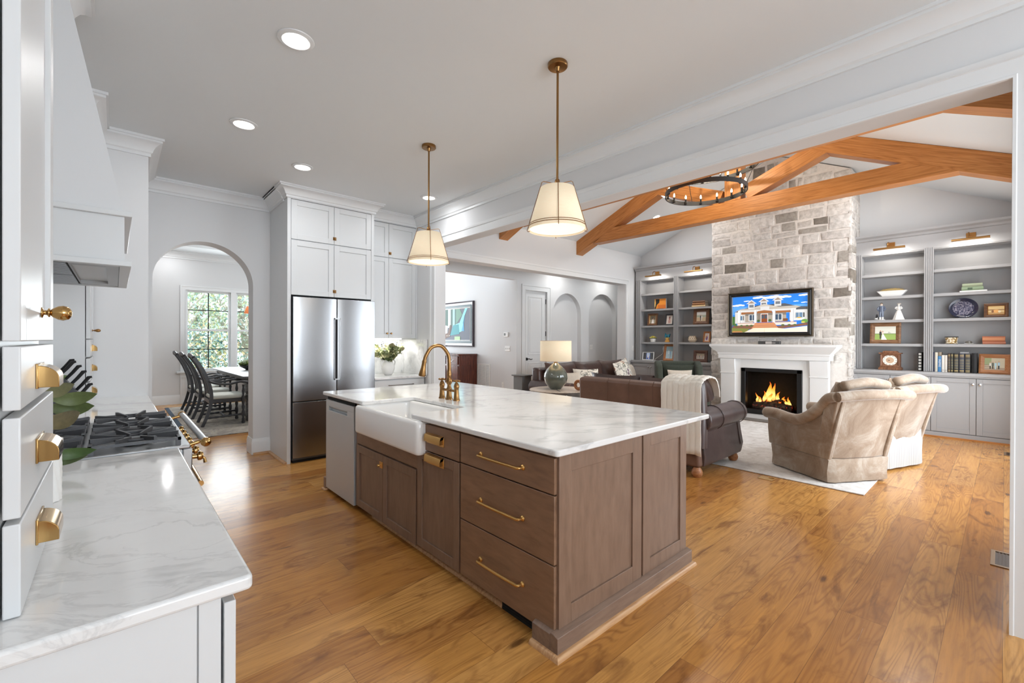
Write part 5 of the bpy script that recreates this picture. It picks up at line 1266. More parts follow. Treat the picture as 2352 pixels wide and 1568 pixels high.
framed('wide rustic frame with a wedding couple in a field, above the clock', 1.093, 1.477, 1.366, 1.705, RUSTIC, .062, [((222, 222, 210), 'bg'), ((150, 176, 96), rect(0, 0, 1, .42)), ((118, 140, 84), rect(0, .42, 1, .47)), ((188, 190, 176), [(.6, .47), (.66, .62), (.7, .56), (.78, .5)])]+people(SKIN, [(.28, .10, .62, (60, 58, 60), (56, 54, 56))])+[((244, 242, 238), [(.32, .02), (.58, .02), (.42, .42), (.36, .42)]), (SKIN, ell(.385, .6, .03, .06)), ((238, 214, 204), rect(.36, .4, .41, .55))])
framed('dark frame with a sepia riders photo beside the oval plate', -.035, .20, 1.745, 1.945, WALNUT, .035, [((214, 184, 128), 'bg'), ((176, 138, 86), rect(0, 0, 1, .3)), ((150, 110, 66), rect(.05, .5, .95, .6)), ((226, 168, 96), ell(.5, .4, .2, .18)), ((130, 84, 50), ell(.3, .38, .07, .12)), ((226, 210, 170), ell(.68, .36, .08, .12))], liner=(BRASSB, .008))
framed('honey wood frame with four seated people at the right end of the lower shelf', -.055, .25, .948, 1.228, PINE, .055, [((196, 186, 160), 'bg'), ((150, 160, 120), rect(0, .45, .35, 1)), ((170, 150, 128), rect(0, 0, 1, .22)), ((120, 92, 72), rect(0, .4, .3, .44)), ((120, 92, 72), rect(0, .28, .3, .32))]+people(SKIN, [(.3, .12, .55, (220, 214, 204), (60, 52, 48)), (.42, .12, .58, (96, 100, 92), (58, 52, 48)), (.55, .1, .6, (176, 206, 214), (188, 210, 216)), (.7, .12, .62, (170, 200, 214), (64, 58, 60))]), tilt=9, turn=-6)
framed('small wood frame with a bride on the upper left shelf', 5.302, 5.548, 1.745, 2.025, WALNUT, .042, [((150, 140, 120), 'bg'), ((96, 84, 64), rect(0, .5, 1, 1)), ((236, 232, 226), [(.35, .05), (.75, .05), (.62, .5), (.48, .5)]), (SKIN, ell(.55, .58, .07, .09)), ((70, 54, 40), ell(.5, .68, .1, .1))], liner=(BRASSB, .012))
framed('thin black frame with a portrait, tilted, beside the wood frame', 4.915, 5.105, 1.745, 2.005, EBON, .03, [((214, 204, 194), 'bg'), ((170, 120, 106), ell(.5, .62, .14, .16)), ((190, 150, 140), rect(.3, .1, .7, .45)), ((120, 90, 78), ell(.5, .78, .16, .08))], tilt=14, turn=8)
framed('large dark wood frame with a couple by the water, next to the chimney', 4.12, 4.458, 1.745, 2.085, WALNUT, .07, [((196, 200, 190), 'bg'), ((160, 170, 150), rect(0, .45, 1, .6)), ((190, 170, 140), rect(0, 0, 1, .42)), ((228, 230, 226), rect(0, .7, 1, 1))]+people(SKIN, [(.42, .08, .62, (66, 66, 70), (60, 58, 60)), (.56, .08, .58, (222, 216, 210), (214, 208, 202))]))
framed('small honey frame half hidden behind the chimney edge', 4.09, 4.245, 1.366, 1.60, PINE, .035, [((206, 200, 196), 'bg'), ((120, 86, 130), ell(.45, .4, .25, .3)), (SKIN, ell(.5, .7, .14, .14)), ((214, 170, 60), ell(.25, .5, .1, .14))], tilt=12)
framed('tall honey wood frame with two people in blue on the bottom left shelf', 4.88, 5.149, .948, 1.33, PINE, .055, [((176, 200, 208), 'bg'), ((140, 170, 180), rect(0, .6, 1, 1))]+people(SKIN, [(.4, .08, .7, (220, 226, 230), (180, 190, 200)), (.65, .05, .66, (120, 160, 190), (110, 130, 150))]), tilt=10)
framed('wide brown frame with a small family photo beside the chimney on the bottom shelf', 4.15, 4.452, .948, 1.2, wood('dark brown frame wood', (58, 34, 26), (82, 52, 40), (104, 70, 54), 'y', 1.2, .4), .068, [((206, 200, 188), 'bg'), ((150, 140, 120), rect(0, .6, 1, 1))]+people(SKIN, [(.2, .1, .6, (140, 100, 90), (90, 70, 64)), (.4, .1, .64, (96, 90, 92), (70, 64, 62)), (.6, .1, .6, (170, 130, 110), (90, 76, 70)), (.8, .1, .64, (110, 104, 100), (72, 66, 64))]))
def digital():
    t = framed('white digital photo frame plugged in on the bottom left shelf', 5.386, 5.68, .948, 1.135, plain('silver white frame', (226, 226, 224), .3), .018, [((82, 84, 88), 'bg'), ((120, 150, 220), rect(.32, .02, .68, .98)), ((210, 224, 244), rect(.36, .5, .64, .98)), ((232, 234, 240), ell(.5, .36, .10, .28)), ((64, 70, 120), rect(.42, .05, .5, .3)), ((170, 60, 80), ell(.58, .3, .03, .06))], tilt=8, cat='digital frame')
    o = thing('wall_outlet', 'white outlet on the bookcase back with a cord plugged in', 'outlet', (9.42, 5.23, 1.2)); m = MB(); m.box(9.418, 9.424, 5.19, 5.27, 1.14, 1.27); m.build('plate', WHITE, o, bevel=.003); MB().box(9.36, 9.418, 5.205, 5.25, 1.185, 1.24).build('plug', WHITE, o, bevel=.006)
    m = MB(); m.tube(bez([(9.38, 5.23, 1.19), (9.37, 5.26, 1.10), (9.33, 5.32, 1.04), (9.30, 5.38, .99), (9.27, 5.40, .955)], 6), .005, 6); tag(m.build('power_cord', WHITE), 'white power cord curling down to the digital frame', 'cord')
digital()
def book(label, y0, y1, z0, z1, cover, depth=.17, x=9.19, bands=None, title=None, group=None, flat=False):
    """book with spine to -X; upright, or lying flat when flat"""
    t = thing('book', label, 'book', (x, (y0+y1)/2, z0), 0, group); m = MB(); k = .0025
    cov = plain('book cover', cover, .55) if not isinstance(cover, bpy.types.Material) else cover
    if flat: m.box(x, x+depth, y0, y1, z0, z0+k); m.box(x, x+depth, y0, y1, z1-k, z1)
    else: m.box(x, x+depth, y0, y0+k, z0, z1); m.box(x, x+depth, y1-k, y1, z0, z1)
    n = 6
    if flat: m.prism([(x+.004-.010*math.sin(PI*i/n), z0+(z1-z0)*i/n) for i in range(n+1)]+[(x+.006, z1), (x+.006, z0)], 'y', y0, y1)
    else: m.prism([(x+.004-.008*math.sin(PI*i/n), y0+(y1-y0)*i/n) for i in range(n+1)]+[(x+.006, y1), (x+.006, y0)], 'z', z0, z1)
    m.build('cover', cov, t)
    m = MB(); 
    if flat: m.box(x+.006, x+depth-.004, y0+.004, y1-.004, z0+k, z1-k)
    else: m.box(x+.006, x+depth-.004, y0+k, y1-k, z0+.003, z1-.004)
    m.build('pages', CREAM, t)
    if bands:
        m = MB()
        for f0, f1, c in bands:
            m.col(c); a, b = z0+(z1-z0)*f0, z0+(z1-z0)*f1
            if flat: m.box(x-.0068, x-.0055, y0+(y1-y0)*f0, y0+(y1-y0)*f1, z0+(z1-z0)*.25, z0+(z1-z0)*.75)
            else: m.prism([(x+.0034-.0080*math.sin(PI*i/n)-.0006, y0+(y1-y0)*i/n) for i in range(1, n)]+[(x+.004, y1-.002), (x+.004, y0+.002)], 'z', a, b)
        m.build('spine_lettering', PAINT, t)
    if title:
        c = bpy.data.curves.new('title', 'FONT'); c.body = title[0]; c.size = title[1]; c.align_x = 'CENTER'; c.align_y = 'CENTER'; c.extrude = .0003
        ob = bpy.data.objects.new('title_tmp', c); COL.objects.link(ob); dg = bpy.context.evaluated_depsgraph_get(); me = bpy.data.meshes.new_from_object(ob.evaluated_get(dg)); bpy.data.objects.remove(ob)
        me.materials.clear(); me.materials.append(WHITE); o = bpy.data.objects.new('title', me); COL.objects.link(o); o.parent = t
        # reading downwards, facing -X
        o.matrix_local = Matrix(((0, 0, -1, -.0056), (0, -1, 0, 0), (-1, 0, 0, (z1-z0)/2+.012), (0, 0, 0, 1)))
    return t
B = .949; GB = 'books standing on the bottom right shelf'; gold = (186, 164, 112)
def gilt(s): return [(.03, .05, gold), (.08, .13, gold), (.80, .815, gold), (.86, .90, gold), (.93, .95, gold)]+[(.20+.07*i, .235+.07*i, [(150, 140, 108), (120, 118, 106)][i % 2]) for i in range(8)]
book('narrow navy book at the left end of the row', .705, .720, B, 1.245, (44, 50, 74), group=GB)
book('tall cream book beside the narrow navy one', .672, .702, B, 1.24, (214, 206, 190), group=GB)
book('tall grey beige book standing behind the blue one', .630, .668, B, 1.243, (150, 136, 118), x=9.22, depth=.15, group=GB)
book('bright blue book with white lettering', .632, .669, B, 1.185, (74, 132, 182), depth=.028, x=9.185, title=('INSPIRE', .034), group=GB)
book('thin white book right of the blue book', .600, .628, B, 1.20, (222, 216, 208), group=GB, bands=[(.1, .13, (170, 150, 140))])
book('thin off white book left of the dark set', .568, .598, B, 1.2, (214, 208, 198), group=GB, bands=[(.1, .13, (150, 150, 150))])
book('slim maroon gilt book, first of the dark set', .536, .563, B, 1.228, (58, 40, 42), group=GB, bands=gilt(0))
book('slim dark green gilt book, second of the dark set', .505, .533, B, 1.228, (44, 48, 44), group=GB, bands=gilt(0))
book('thick black gilt book, third of the dark set', .450, .499, B, 1.226, (38, 37, 38), group=GB, bands=gilt(0))
book('thick navy gilt book, fourth of the dark set', .390, .445, B, 1.226, (44, 50, 72), group=GB, bands=gilt(0))
book('thick dark grey gilt book, last of the dark set', .330, .384, B, 1.226, (54, 54, 58), group=GB, bands=gilt(0))
book('plain black book leaning towards the honey frame', .262, .318, B, 1.235, (20, 20, 22), group=GB)
book('pale glass topped flat book lying on the dark set', .345, .435, 1.2275, 1.25, (150, 152, 156), flat=True, depth=.12)
book('lower pale green book of the flat pair on the upper right shelf', .205, .425, 2.142, 2.196, (128, 146, 116), flat=True, x=9.2, bands=[(.5, .72, (70, 86, 66))])
book('upper pale green book of the flat pair on the upper right shelf', .215, .42, 2.197, 2.245, (150, 160, 132), flat=True, x=9.205)
m = MB(); m.box(9.18, 9.38, .17, .445, 2.123, 2.141); tag(m.build('book_tray', WHITE, bevel=.003), 'thin white tray under the two green books', 'tray')
book('lower worn brown leather book beside the small dish', -.01, .212, 1.3665, 1.402, (176, 110, 82), flat=True, x=9.2)
book('upper worn orange brown leather book beside the small dish', -.005, .215, 1.4025, 1.478, (170, 100, 66), flat=True, x=9.2, bands=[(.02, .98, (196, 132, 92))])
book('bottom cream book of the stack near the chimney', 4.19, 4.487, 2.1225, 2.155, (204, 176, 130), flat=True, x=9.2)
book('middle brown book of the stack near the chimney', 4.20, 4.475, 2.1555, 2.205, (140, 96, 56), flat=True, x=9.2)
book('top dark brown book of the stack near the chimney', 4.20, 4.465, 2.2055, 2.25, (104, 70, 46), flat=True, x=9.2)
def film_box():
    t = thing('film_strip_box', 'dark bookend with a strip of pale squares, left of the fluted post', 'bookend', (9.2, .866, B)); MB().box(9.18, 9.36, .844, .890, B, 1.235).build('case', BLACKM, t)
    m = MB(); m.col((196, 194, 188))
    for k in range(6): m.box(9.178, 9.18, .852, .882, B+.015+k*.046, B+.015+k*.046+.03)
    m.build('squares', PAINT, t)
film_box()
def planter():
    t = thing('white_planter', 'white boat shaped bowl filled with dried moss on the upper right shelf', 'planter', (9.25, 1.21, 2.122)); z = 2.123
    def rg(hx, hy, h): return [(9.26+a, 1.21+b, z+h) for a, b in rounded([(-hx, -hy), (hx, -hy), (hx, hy), (-hx, hy)], .02)]
    m = MB(); m.loft([rg(.045, .12, 0), rg(.075, .185, .085), rg(.068, .178, .085), rg(.05, .15, .06)]); m.build('bowl', WHITE, t)
    m = MB(); rr = random.Random(2); m.col((150, 128, 78)); rows = []
    for i in range(7):
        rows.append([(9.26-.062+.124*i/6, 1.21-.165+.33*j/20, z+.07+.05*math.sin(PI*i/6)*math.sin(PI*j/20)**.5+rr.uniform(0, .016)) for j in range(21)])
    m.grid(rows); m.build('dried_moss', LEAF, t, ang=80)
planter()
PORCF = tinted('glazed porcelain', .15)
def figurines():
    z = 1.746
    t = thing('boy_figurine', 'blue grey porcelain boy with a dog on the right bookcase', 'figurine', (9.25, 1.34, z)); x, y = 9.26, 1.34; m = MB(); bl = (98, 108, 128); wh = (222, 220, 216)
    m.col(wh); m.lathe([(.05, 0), (.052, .006), (.04, .012)], (x, y, z), 'z', 16, sx=.8)
    for s in (-1, 1):
        m.col(wh).tube([(x, y+s*.016, z+.01), (x, y+s*.016, z+.055)], [.014, .012], 8); m.col(bl).tube([(x, y+s*.016, z+.05), (x, y+s*.014, z+.10), (x, y+s*.012, z+.145)], [.013, .016, .02], 8)
        m.col(bl).tube([(x, y+s*.03, z+.215), (x-.005, y+s*.05, z+.18), (x-.012, y+s*.036, z+.15)], [.014, .011, .009], 8)
    m.col(bl).lathe([(.03, .135), (.034, .15), (.028, .17), (.034, .2), (.032, .225), (.012, .235)], (x, y, z), 'z', 14, sx=.75); m.col(wh).lathe([(.018, .225), (.02, .236), (.01, .24)], (x, y, z), 'z', 12); m.col((226, 206, 190)).ball((x, y, z+.255), .019, .018, .022); m.col((126, 112, 96)).ball((x+.004, y, z+.265), .021, .02, .018)
    m.build('body', PORCF, t); m = MB(); m.col((40, 40, 44)).ball((x-.005, y+.055, z+.045), .016, .02, .03, 10, 8); m.ball((x-.012, y+.055, z+.082), .014, .014, .015, 10, 8); m.col(wh).ball((x-.01, y+.068, z+.022), .016, .02, .016, 10, 8); m.tube([(x-.015, y+.05, z+.04), (x-.018, y+.05, z+.006)], .006, 6); m.build('dog', PORCF, t)
    t = thing('lady_figurine', 'white porcelain lady in a long gown on the right bookcase', 'figurine', (9.25, 1.127, z)); y = 1.127; m = MB(); m.col((232, 230, 226))
    rows = []
    for r, h in ((.072, 0), (.068, .01), (.055, .05), (.04, .10), (.028, .145), (.02, .16), (.026, .185), (.024, .205), (.009, .218)): rows.append([(x+r*.8*(1+(.08*math.cos(7*a*PI/12) if h < .12 else 0))*math.cos(a*PI/12), y+r*(1+(.08*math.cos(7*a*PI/12) if h < .12 else 0))*math.sin(a*PI/12), z+h) for a in range(24)])
    m.loft(rows); m.ball((x, y, z+.236), .017, .016, .02); m.col((214, 206, 196)).ball((x+.004, y-.004, z+.252), .02, .026, .012); m.ball((x+.012, y, z+.24), .016, .018, .02)
    for s in (-1, 1): m.col((232, 230, 226)).tube([(x, y+s*.024, z+.203), (x-.01, y+s*.042, z+.18), (x-.024, y+s*.02, z+.165), (x-.026, y, z+.168)], [.013, .010, .008, .007], 8)
    m.build('body', PORCF, t)
figurines()
def clock():
    t = thing('mantel_clock', 'brown wooden mantel clock with white oval dial', 'clock', (9.22, 1.22, B)); y0, y1 = 1.10, 1.34; W = wood('clock oak', (84, 52, 34), (124, 82, 56), (150, 104, 74), 'z', 1.2, .45)
    m = MB(); m.box(9.14, 9.34, y0-.02, y1+.02, B, B+.035); m.box(9.15, 9.335, y0-.01, y1+.01, B+.035, B+.05); m.build('plinth', W, t, bevel=.005)
    m = MB(); m.box(9.175, 9.32, y0, y1, B+.05, B+.255); frame_x(m, 9.155, 9.18, y0, y1, B+.05, B+.255, .026); m.build('case', W, t, bevel=.003)
    m = MB(); m.box(9.145, 9.335, y0-.018, y1+.018, B+.255, B+.272); m.prism([(y0+.02, B+.272), (y1-.02, B+.272), (y1-.04, B+.30), (y0+.04, B+.30)], 'x', 9.17, 9.32); m.build('cornice', W, t, bevel=.004)
    c = (1.22, B+.153); m = MB(); m.col((236, 232, 222)); m.poly([(9.174, c[0]+.088*math.cos(k*PI/18), c[1]+.082*math.sin(k*PI/18)) for k in range(36)]); m.col((204, 170, 140)); m.poly([(9.1735, c[0]+.05*math.cos(k*PI/12), c[1]+.047*math.sin(k*PI/12)) for k in range(24)])
    m.col((40, 36, 32))
    for k in range(12): a = k*PI/6; m.poly([(9.173, c[0]+(.07*math.cos(a)+d*math.sin(a)), c[1]+(.065*math.sin(a)-d*math.cos(a))) for d in (-.003, .003)]+[(9.173, c[0]+(.082*math.cos(a)+d*math.sin(a)), c[1]+(.077*math.sin(a)-d*math.cos(a))) for d in (.003, -.003)])
    m.build('dial', PAINT, t, smooth=False)
    m = MB(); m.col((30, 26, 24)); 
    for a, L in ((math.radians(170), .065), (math.radians(205), .042)): m.poly([(9.172, c[0]-L*math.cos(a), c[1]+L*math.sin(a)), (9.172, c[0]+.003, c[1]+.003), (9.172, c[0]-.003, c[1]-.003)])
    m.build('hands', PAINT, t, smooth=False)
clock()
def plate():
    t = thing('oval_platter', 'dark blue oval patterned platter standing on the right bookcase', 'platter', (9.24, .41, 1.745)); t.rotation_euler = (0, math.radians(12), 0)
    m = MB(); NV = (38, 40, 62); rows = []
    K = NT('blue patterned glaze'); K.set(Base_Color=K.ramp(K.noise(46, 4), [(.38, (40, 42, 66)), (.5, (96, 96, 118)), (.6, (150, 146, 156))]), Roughness=.2); K = K.m
    for r, x in ((1, -.012), (1.0, -.018), (.93, -.016), (.76, -.002), (.74, .0), (.70, .002)): rows.append([(x, r*.155*math.cos(a*PI/24), .152+r*.148*math.sin(a*PI/24)) for a in range(48)])
    rows = [[(p[0]+.012, p[1], p[2]) for p in r] for r in ([(0, .155*math.cos(a*PI/24), .152+.148*math.sin(a*PI/24)) for a in range(48)],)]+rows
    m.loft(rows); m.build('rim', plain('navy glaze', (40, 42, 62), .15), t, w=False)
    m = MB(); m.poly([(-.0005, .11*math.cos(a*PI/24), .152+.104*math.sin(a*PI/24)) for a in range(48)]); m.build('centre', K, t, w=False)
    m = MB(); m.tube([(-.035, -.05, .004), (-.03, -.05, .03), (.0, -.05, .012), (.05, -.05, .004)], .003, 6); m.tube([(-.035, .05, .004), (-.03, .05, .03), (.0, .05, .012), (.05, .05, .004)], .003, 6); m.build('plate_stand', BLACKM, t, w=False)
plate()
def pots():
    FLO = NT('gilt floral porcelain'); FLO.set(Base_Color=FLO.ramp(FLO.noise(34, 3), [(.4, (228, 220, 202)), (.5, (222, 210, 180)), (.56, (170, 132, 70)), (.66, (120, 104, 70))]), Roughness=.2); FLO = FLO.m
    t = thing('porcelain_jar', 'squat gilt floral jar with dark rim on the right bookcase', 'jar', (9.26, .53, 1.366)); c = (9.26, .53, 1.367)
    MB().lathe([(.068, .004), (.072, .012), (.06, .02), (.066, .06), (.07, .095), (.06, .10)], c, 'z', 28).build('body', FLO, t); MB().lathe([(.07, 0), (.07, .005), (.06, .006)], c, 'z', 24).build('foot', BLACKM, t); MB().lathe([(.071, .096), (.076, .102), (.074, .107), (.062, .108)], c, 'z', 24).build('rim', BLACKM, t)
    t = thing('small_lidded_dish', 'tiny grey lidded dish on a white saucer', 'dish', (9.24, .35, 1.366)); c = (9.24, .35, 1.367)
    MB().lathe([(.03, 0), (.05, .006), (.048, .009), (.001, .008)], c, 'z', 24).build('saucer', WHITE, t); MB().lathe([(.026, .01), (.036, .022), (.034, .036), (.02, .044), (.001, .045)], c, 'z', 20).build('bowl', plain('pewter grey', (120, 116, 108), .3, .5), t)
    t = thing('orange_canvas', 'small orange and black abstract canvas on the left bookcase', 'painting', (9.28, 5.26, 2.122)); m = MB(); z = 2.123
    m.box(9.262, 9.30, 5.12, 5.40, z, z+.235); m.build('canvas', WHITE, t); m = MB(); picture(m, 9.2615, 5.40, z, .28, .235, [((226, 140, 44), 'bg'), ((206, 112, 40), rect(.3, 0, 1, .4)), ((32, 34, 30), [(0, 0), (.1, .0), (.2, .4), (.3, .5), (.42, .62), (.44, .96), (.1, .98), (.12, .6)]), ((226, 196, 120), [(0, .2), (.08, .3), (.06, .95), (0, .98)]), ((30, 30, 28), [(.1, 0), (.9, 0), (.8, .04), (.2, .05)])]); m.build('paint', PAINT, t, smooth=False)
    t = thing('potted_flowers', 'little yellow flowers in a white pot on the left bookcase', 'plant', (9.25, 5.43, 1.366)); c = (9.25, 5.43, 1.367)
    MB().lathe([(.05, 0), (.056, .01), (.06, .075), (.058, .08), (.05, .078)], c, 'z', 20).build('pot', WHITE, t); m = MB(); rr = random.Random(5)
    for k in range(26):
        a = k*2.4; r = .075*math.sqrt(k/26); p = (c[0]+r*math.cos(a), c[1]+r*math.sin(a), c[2]+.13-.5*r+.01*rr.random()); m.col(rr.choice([(206, 190, 84), (222, 206, 110), (140, 150, 70), (190, 170, 70)])); m.ball(p, .019, .019, .014, 8, 5)
    m.build('flowers', LEAF, t)
    t = thing('cat_ornament', 'painted turquoise and yellow cat ornament on the left bookcase', 'ornament', (9.25, 5.07, 1.366)); z = 1.367; y = 5.07; m = MB()
    m.col((204, 150, 70)).prism([(y+.055, z), (y-.045, z), (y-.05, z+.03), (y-.03, z+.06), (y-.035, z+.09), (y+.03, z+.09), (y+.035, z+.05), (y+.06, z+.02)], 'x', 9.235, 9.265); m.col((214, 184, 96)).prism([(y-.03, z+.07), (y+.035, z+.07), (y+.04, z+.12), (y-.04, z+.12)], 'x', 9.232, 9.268)
    m.col((46, 128, 150)).prism([(y+.05, z+.10), (y-.05, z+.11), (y-.065, z+.19), (y-.03, z+.165), (y+.03, z+.17), (y+.045, z+.205), (y+.065, z+.14)], 'x', 9.228, 9.272); m.col((40, 76, 92)).prism([(y+.03, z+.11), (y-.02, z+.10), (y-.03, z+.13), (y+.02, z+.14)], 'x', 9.226, 9.274); m.build('body', PAINT, t, bevel=.004)
    t = thing('pierced_pot', 'cream pot with dark leaf cutouts on the left bookcase', 'pot', (9.25, 4.49, 1.366)); c = (9.25, 4.49, 1.367)
    MB().lathe([(.05, 0), (.06, .005), (.086, .04), (.09, .07), (.078, .11), (.066, .13), (.07, .14), (.06, .14)], c, 'z', 28).build('body', plain('cream pottery', (214, 196, 172), .5), t); m = MB()
    for row, (r, h) in enumerate(((.0885, .085), (.078, .115))):
        for k in range(14): a = 2*PI*(k+.5*row)/14; u = Vector((math.cos(a), math.sin(a), .2)); s = Vector((-math.sin(a), math.cos(a), 0)); p = Vector(c)+Vector((r*math.cos(a), r*math.sin(a), h))+u*.001; m.poly([p-s*.009, p+Vector((0, 0, -.012)), p+s*.009, p+Vector((0, 0, .012))])
    m.build('cutouts', plain('dark brown slip', (66, 48, 40), .6), t)
pots()
# floor fittings
def floor_fit():
    def vent(label, x0, x1, y0, y1):
        t = thing('floor_vent', label, 'floor vent', ((x0+x1)/2, (y0+y1)/2, 0)); m = MB(); rframe(m, 'z', .0005, .006, x0, x1, y0, y1, .02); m.build('frame', plain('bronze vent frame', (150, 122, 92), .35, .6), t)
        m = MB(); m.box(x0+.02, x1-.02, y0+.02, y1-.02, .0005, .001); 
        for k in range(6): yy = y0+.025+k*(y1-y0-.05)/6; m.box(x0+.02, x1-.02, yy, yy+.006, .001, .004)
        m.build('grille', plain('dark bronze grille', (76, 58, 42), .5, .4), t)
    vent('bronze floor vent by the white opening post', 4.09, 4.39, -.09, .055); vent('far floor vent in front of the right bookcase', 8.15, 8.4, -.12, .0)
    t = thing('floor_outlet', 'brass floor outlet cover near the rug edge', 'floor outlet', (4.95, 1.62, 0)); MB().box(4.885, 4.985, 1.55, 1.68, .0005, .005).build('cover', plain('brass floor plate', (206, 168, 110), .4, .5), t, bevel=.002); MB().box(4.955, 4.965, 1.55, 1.60, .005, .012).build('flip_lid', BRASSP, t)
floor_fit()
# ------------------------------------------------------------------ hall and foyer
def plate_x(name, label, cat, x, y, z, w, h, toggles=0, mat=WHITE):
    t = thing(name, label, cat, (x, y, z)); MB().box(x-.006, x, y-w/2, y+w/2, z-h/2, z+h/2).build('plate', mat, t, bevel=.002)
    for k in range(toggles): yy = y-w/2+w*(k+.5)/toggles; MB().box(x-.014, x-.006, yy-.006, yy+.006, z-.012, z+.012).build('toggle', mat, t, bevel=.001)
    return t
def foyer():
    xw = 6.41
    plate_x('light_switch', 'white three toggle switch plate under the thermostat', 'light switch', xw, 7.29, 1.215, .165, .118, 3)
    plate_x('wall_outlet', 'white outlet low on the foyer wall near the corner', 'outlet', xw, 7.44, .41, .075, .118, 1)
    t = thing('thermostat', 'white thermostat on the foyer wall near the corner', 'thermostat', (xw, 7.33, 1.52)); MB().box(xw-.025, xw, 7.26, 7.40, 1.47, 1.575).build('case', WHITE, t, bevel=.006); MB().box(xw-.027, xw-.025, 7.33, 7.385, 1.50, 1.555).build('display', plain('grey display', (120, 124, 122), .3), t)
    t = thing('return_air_grille', 'tall white return air grille beside the mahogany sideboard', 'air vent', (xw, 8.1, .2)); y0, y1, z0, z1 = 7.89, 8.35, .18, .85
    m = MB(); rframe(m, 'x', xw-.012, xw, y0, y1, z0, z1, .03); m.box(xw-.013, xw, y0+.145, y0+.16, z0+.03, z1-.03); m.box(xw-.013, xw, y0+.30, y0+.315, z0+.03, z1-.03); m.build('frame', WHITE, t)
    m = MB(); n = 26
    for k in range(n): z = z0+.03+(z1-z0-.06)*k/n; m.hexa([(xw-.012, y0+.03, z), (xw-.002, y0+.03, z+.012), (xw-.002, y1-.03, z+.012), (xw-.012, y1-.03, z)], [(xw-.012, y0+.03, z+.004), (xw-.002, y0+.03, z+.016), (xw-.002, y1-.03, z+.016), (xw-.012, y1-.03, z+.004)])
    m.build('louvres', WHITE, t)
    # framed artwork; the reflections in its glass are painted flat shapes
    t = thing('framed_picture', 'large dark framed picture with blue green reflections painted on, in the foyer', 'picture', (xw-.02, 9.3, 1.23)); y0, y1, z0, z1 = 8.49, 10.3, 1.235, 2.345
    m = MB(); frame_x(m, xw-.05, xw-.001, y0, y1, z0, z1, .085); m.build('frame', plain('dark plum frame', (46, 34, 44), .15, coat=.6), t)
    m = MB(); frame_x(m, xw-.03, xw-.001, y0+.08, y1-.08, z0+.08, z1-.08, .07); m.build('mat_board', plain('slate mat board', (84, 104, 108), .4), t)
    m = MB(); frame_x(m, xw-.028, xw-.001, y0+.145, y1-.145, z0+.145, z1-.145, .02); m.build('white_fillet', WHITE, t)
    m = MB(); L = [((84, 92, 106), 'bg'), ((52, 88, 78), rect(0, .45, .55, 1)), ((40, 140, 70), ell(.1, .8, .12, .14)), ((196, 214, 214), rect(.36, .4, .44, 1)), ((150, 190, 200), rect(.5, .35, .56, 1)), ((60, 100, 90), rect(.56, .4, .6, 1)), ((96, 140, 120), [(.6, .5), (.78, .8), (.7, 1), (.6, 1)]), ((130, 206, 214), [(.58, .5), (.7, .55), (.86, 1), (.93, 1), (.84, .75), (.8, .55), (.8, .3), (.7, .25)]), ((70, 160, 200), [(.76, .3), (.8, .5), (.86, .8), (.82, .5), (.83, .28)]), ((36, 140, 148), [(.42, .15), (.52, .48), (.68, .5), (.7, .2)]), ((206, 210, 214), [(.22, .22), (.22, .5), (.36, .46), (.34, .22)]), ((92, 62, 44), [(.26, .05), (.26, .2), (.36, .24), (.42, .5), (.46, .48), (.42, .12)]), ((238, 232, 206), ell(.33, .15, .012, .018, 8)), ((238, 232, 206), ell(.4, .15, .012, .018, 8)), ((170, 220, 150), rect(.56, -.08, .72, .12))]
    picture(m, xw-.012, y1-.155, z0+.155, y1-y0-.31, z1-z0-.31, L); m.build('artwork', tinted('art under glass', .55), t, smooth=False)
    # sideboard
    t = thing('sideboard', 'dark mahogany sideboard under the framed picture', 'sideboard', (6.13, 9.1, 0)); x0, x1, y0, y1 = 5.87, 6.40, 8.38, 9.95
    MB().box(x0-.02, x1, y0-.02, y1+.02, 1.04, 1.075).build('top', MAHOG, t, bevel=.006); m = MB(); m.box(x0+.02, x1, y0, y1, .12, 1.04); m.box(x0+.012, x1, y0-.006, y1, .80, .815); m.build('carcass', MAHOG, t, bevel=.002)
    for k in range(3):
        a = y0+.04+k*.50; MB().box(x0, x0+.02, a, a+.47, .83, 1.025).build('drawer', MAHOG, t, bevel=.004); MB().box(x0, x0+.02, a, a+.47, .15, .79).build('door', MAHOG, t, bevel=.004)
        m = MB(); m.tube(bez([(x0, a+.18, .94), (x0-.02, a+.19, .915), (x0-.022, a+.235, .905), (x0-.02, a+.28, .915), (x0, a+.29, .94)], 4), .004, 6); m.build('drop_handle', CHROME, t)
    for y in (y0+.05, y1-.05):
        MB().lathe([(.02, 0), (.035, .03), (.03, .12), (.028, .4), (.032, .78)], (x0+.03, y, 0), 'z', 12).build('corner_column', MAHOG, t); MB().box(x1-.08, x1-.02, y-.03, y+.03, 0, .13).build('back_foot', MAHOG, t)
    # hall wall fittings
    t = thing('light_switch', 'white two toggle switch plate in the right hall niche', 'light switch', (9.12, 7.12, 1.23)); MB().box(9.06, 9.18, 7.114, 7.12, 1.17, 1.29).build('plate', WHITE, t, bevel=.002)
    for k in (9.095, 9.145): MB().box(k-.006, k+.006, 7.106, 7.114, 1.218, 1.242).build('toggle', WHITE, t)
    t = thing('light_switch', 'white switch plate beside the left bookcase', 'light switch', (9.1, 5.88, 1.22)); MB().box(9.07, 9.145, 5.874, 5.88, 1.16, 1.28).build('plate', WHITE, t, bevel=.002); MB().box(9.1, 9.115, 5.866, 5.874, 1.21, 1.235).build('toggle', WHITE, t)
    # grey end table by the far sofa
    t = thing('end_table', 'small grey end table with turned legs left of the far sofa', 'end table', (5.77, 6.13, 0)); x0, x1, y0, y1 = 5.62, 5.92, 5.98, 6.28
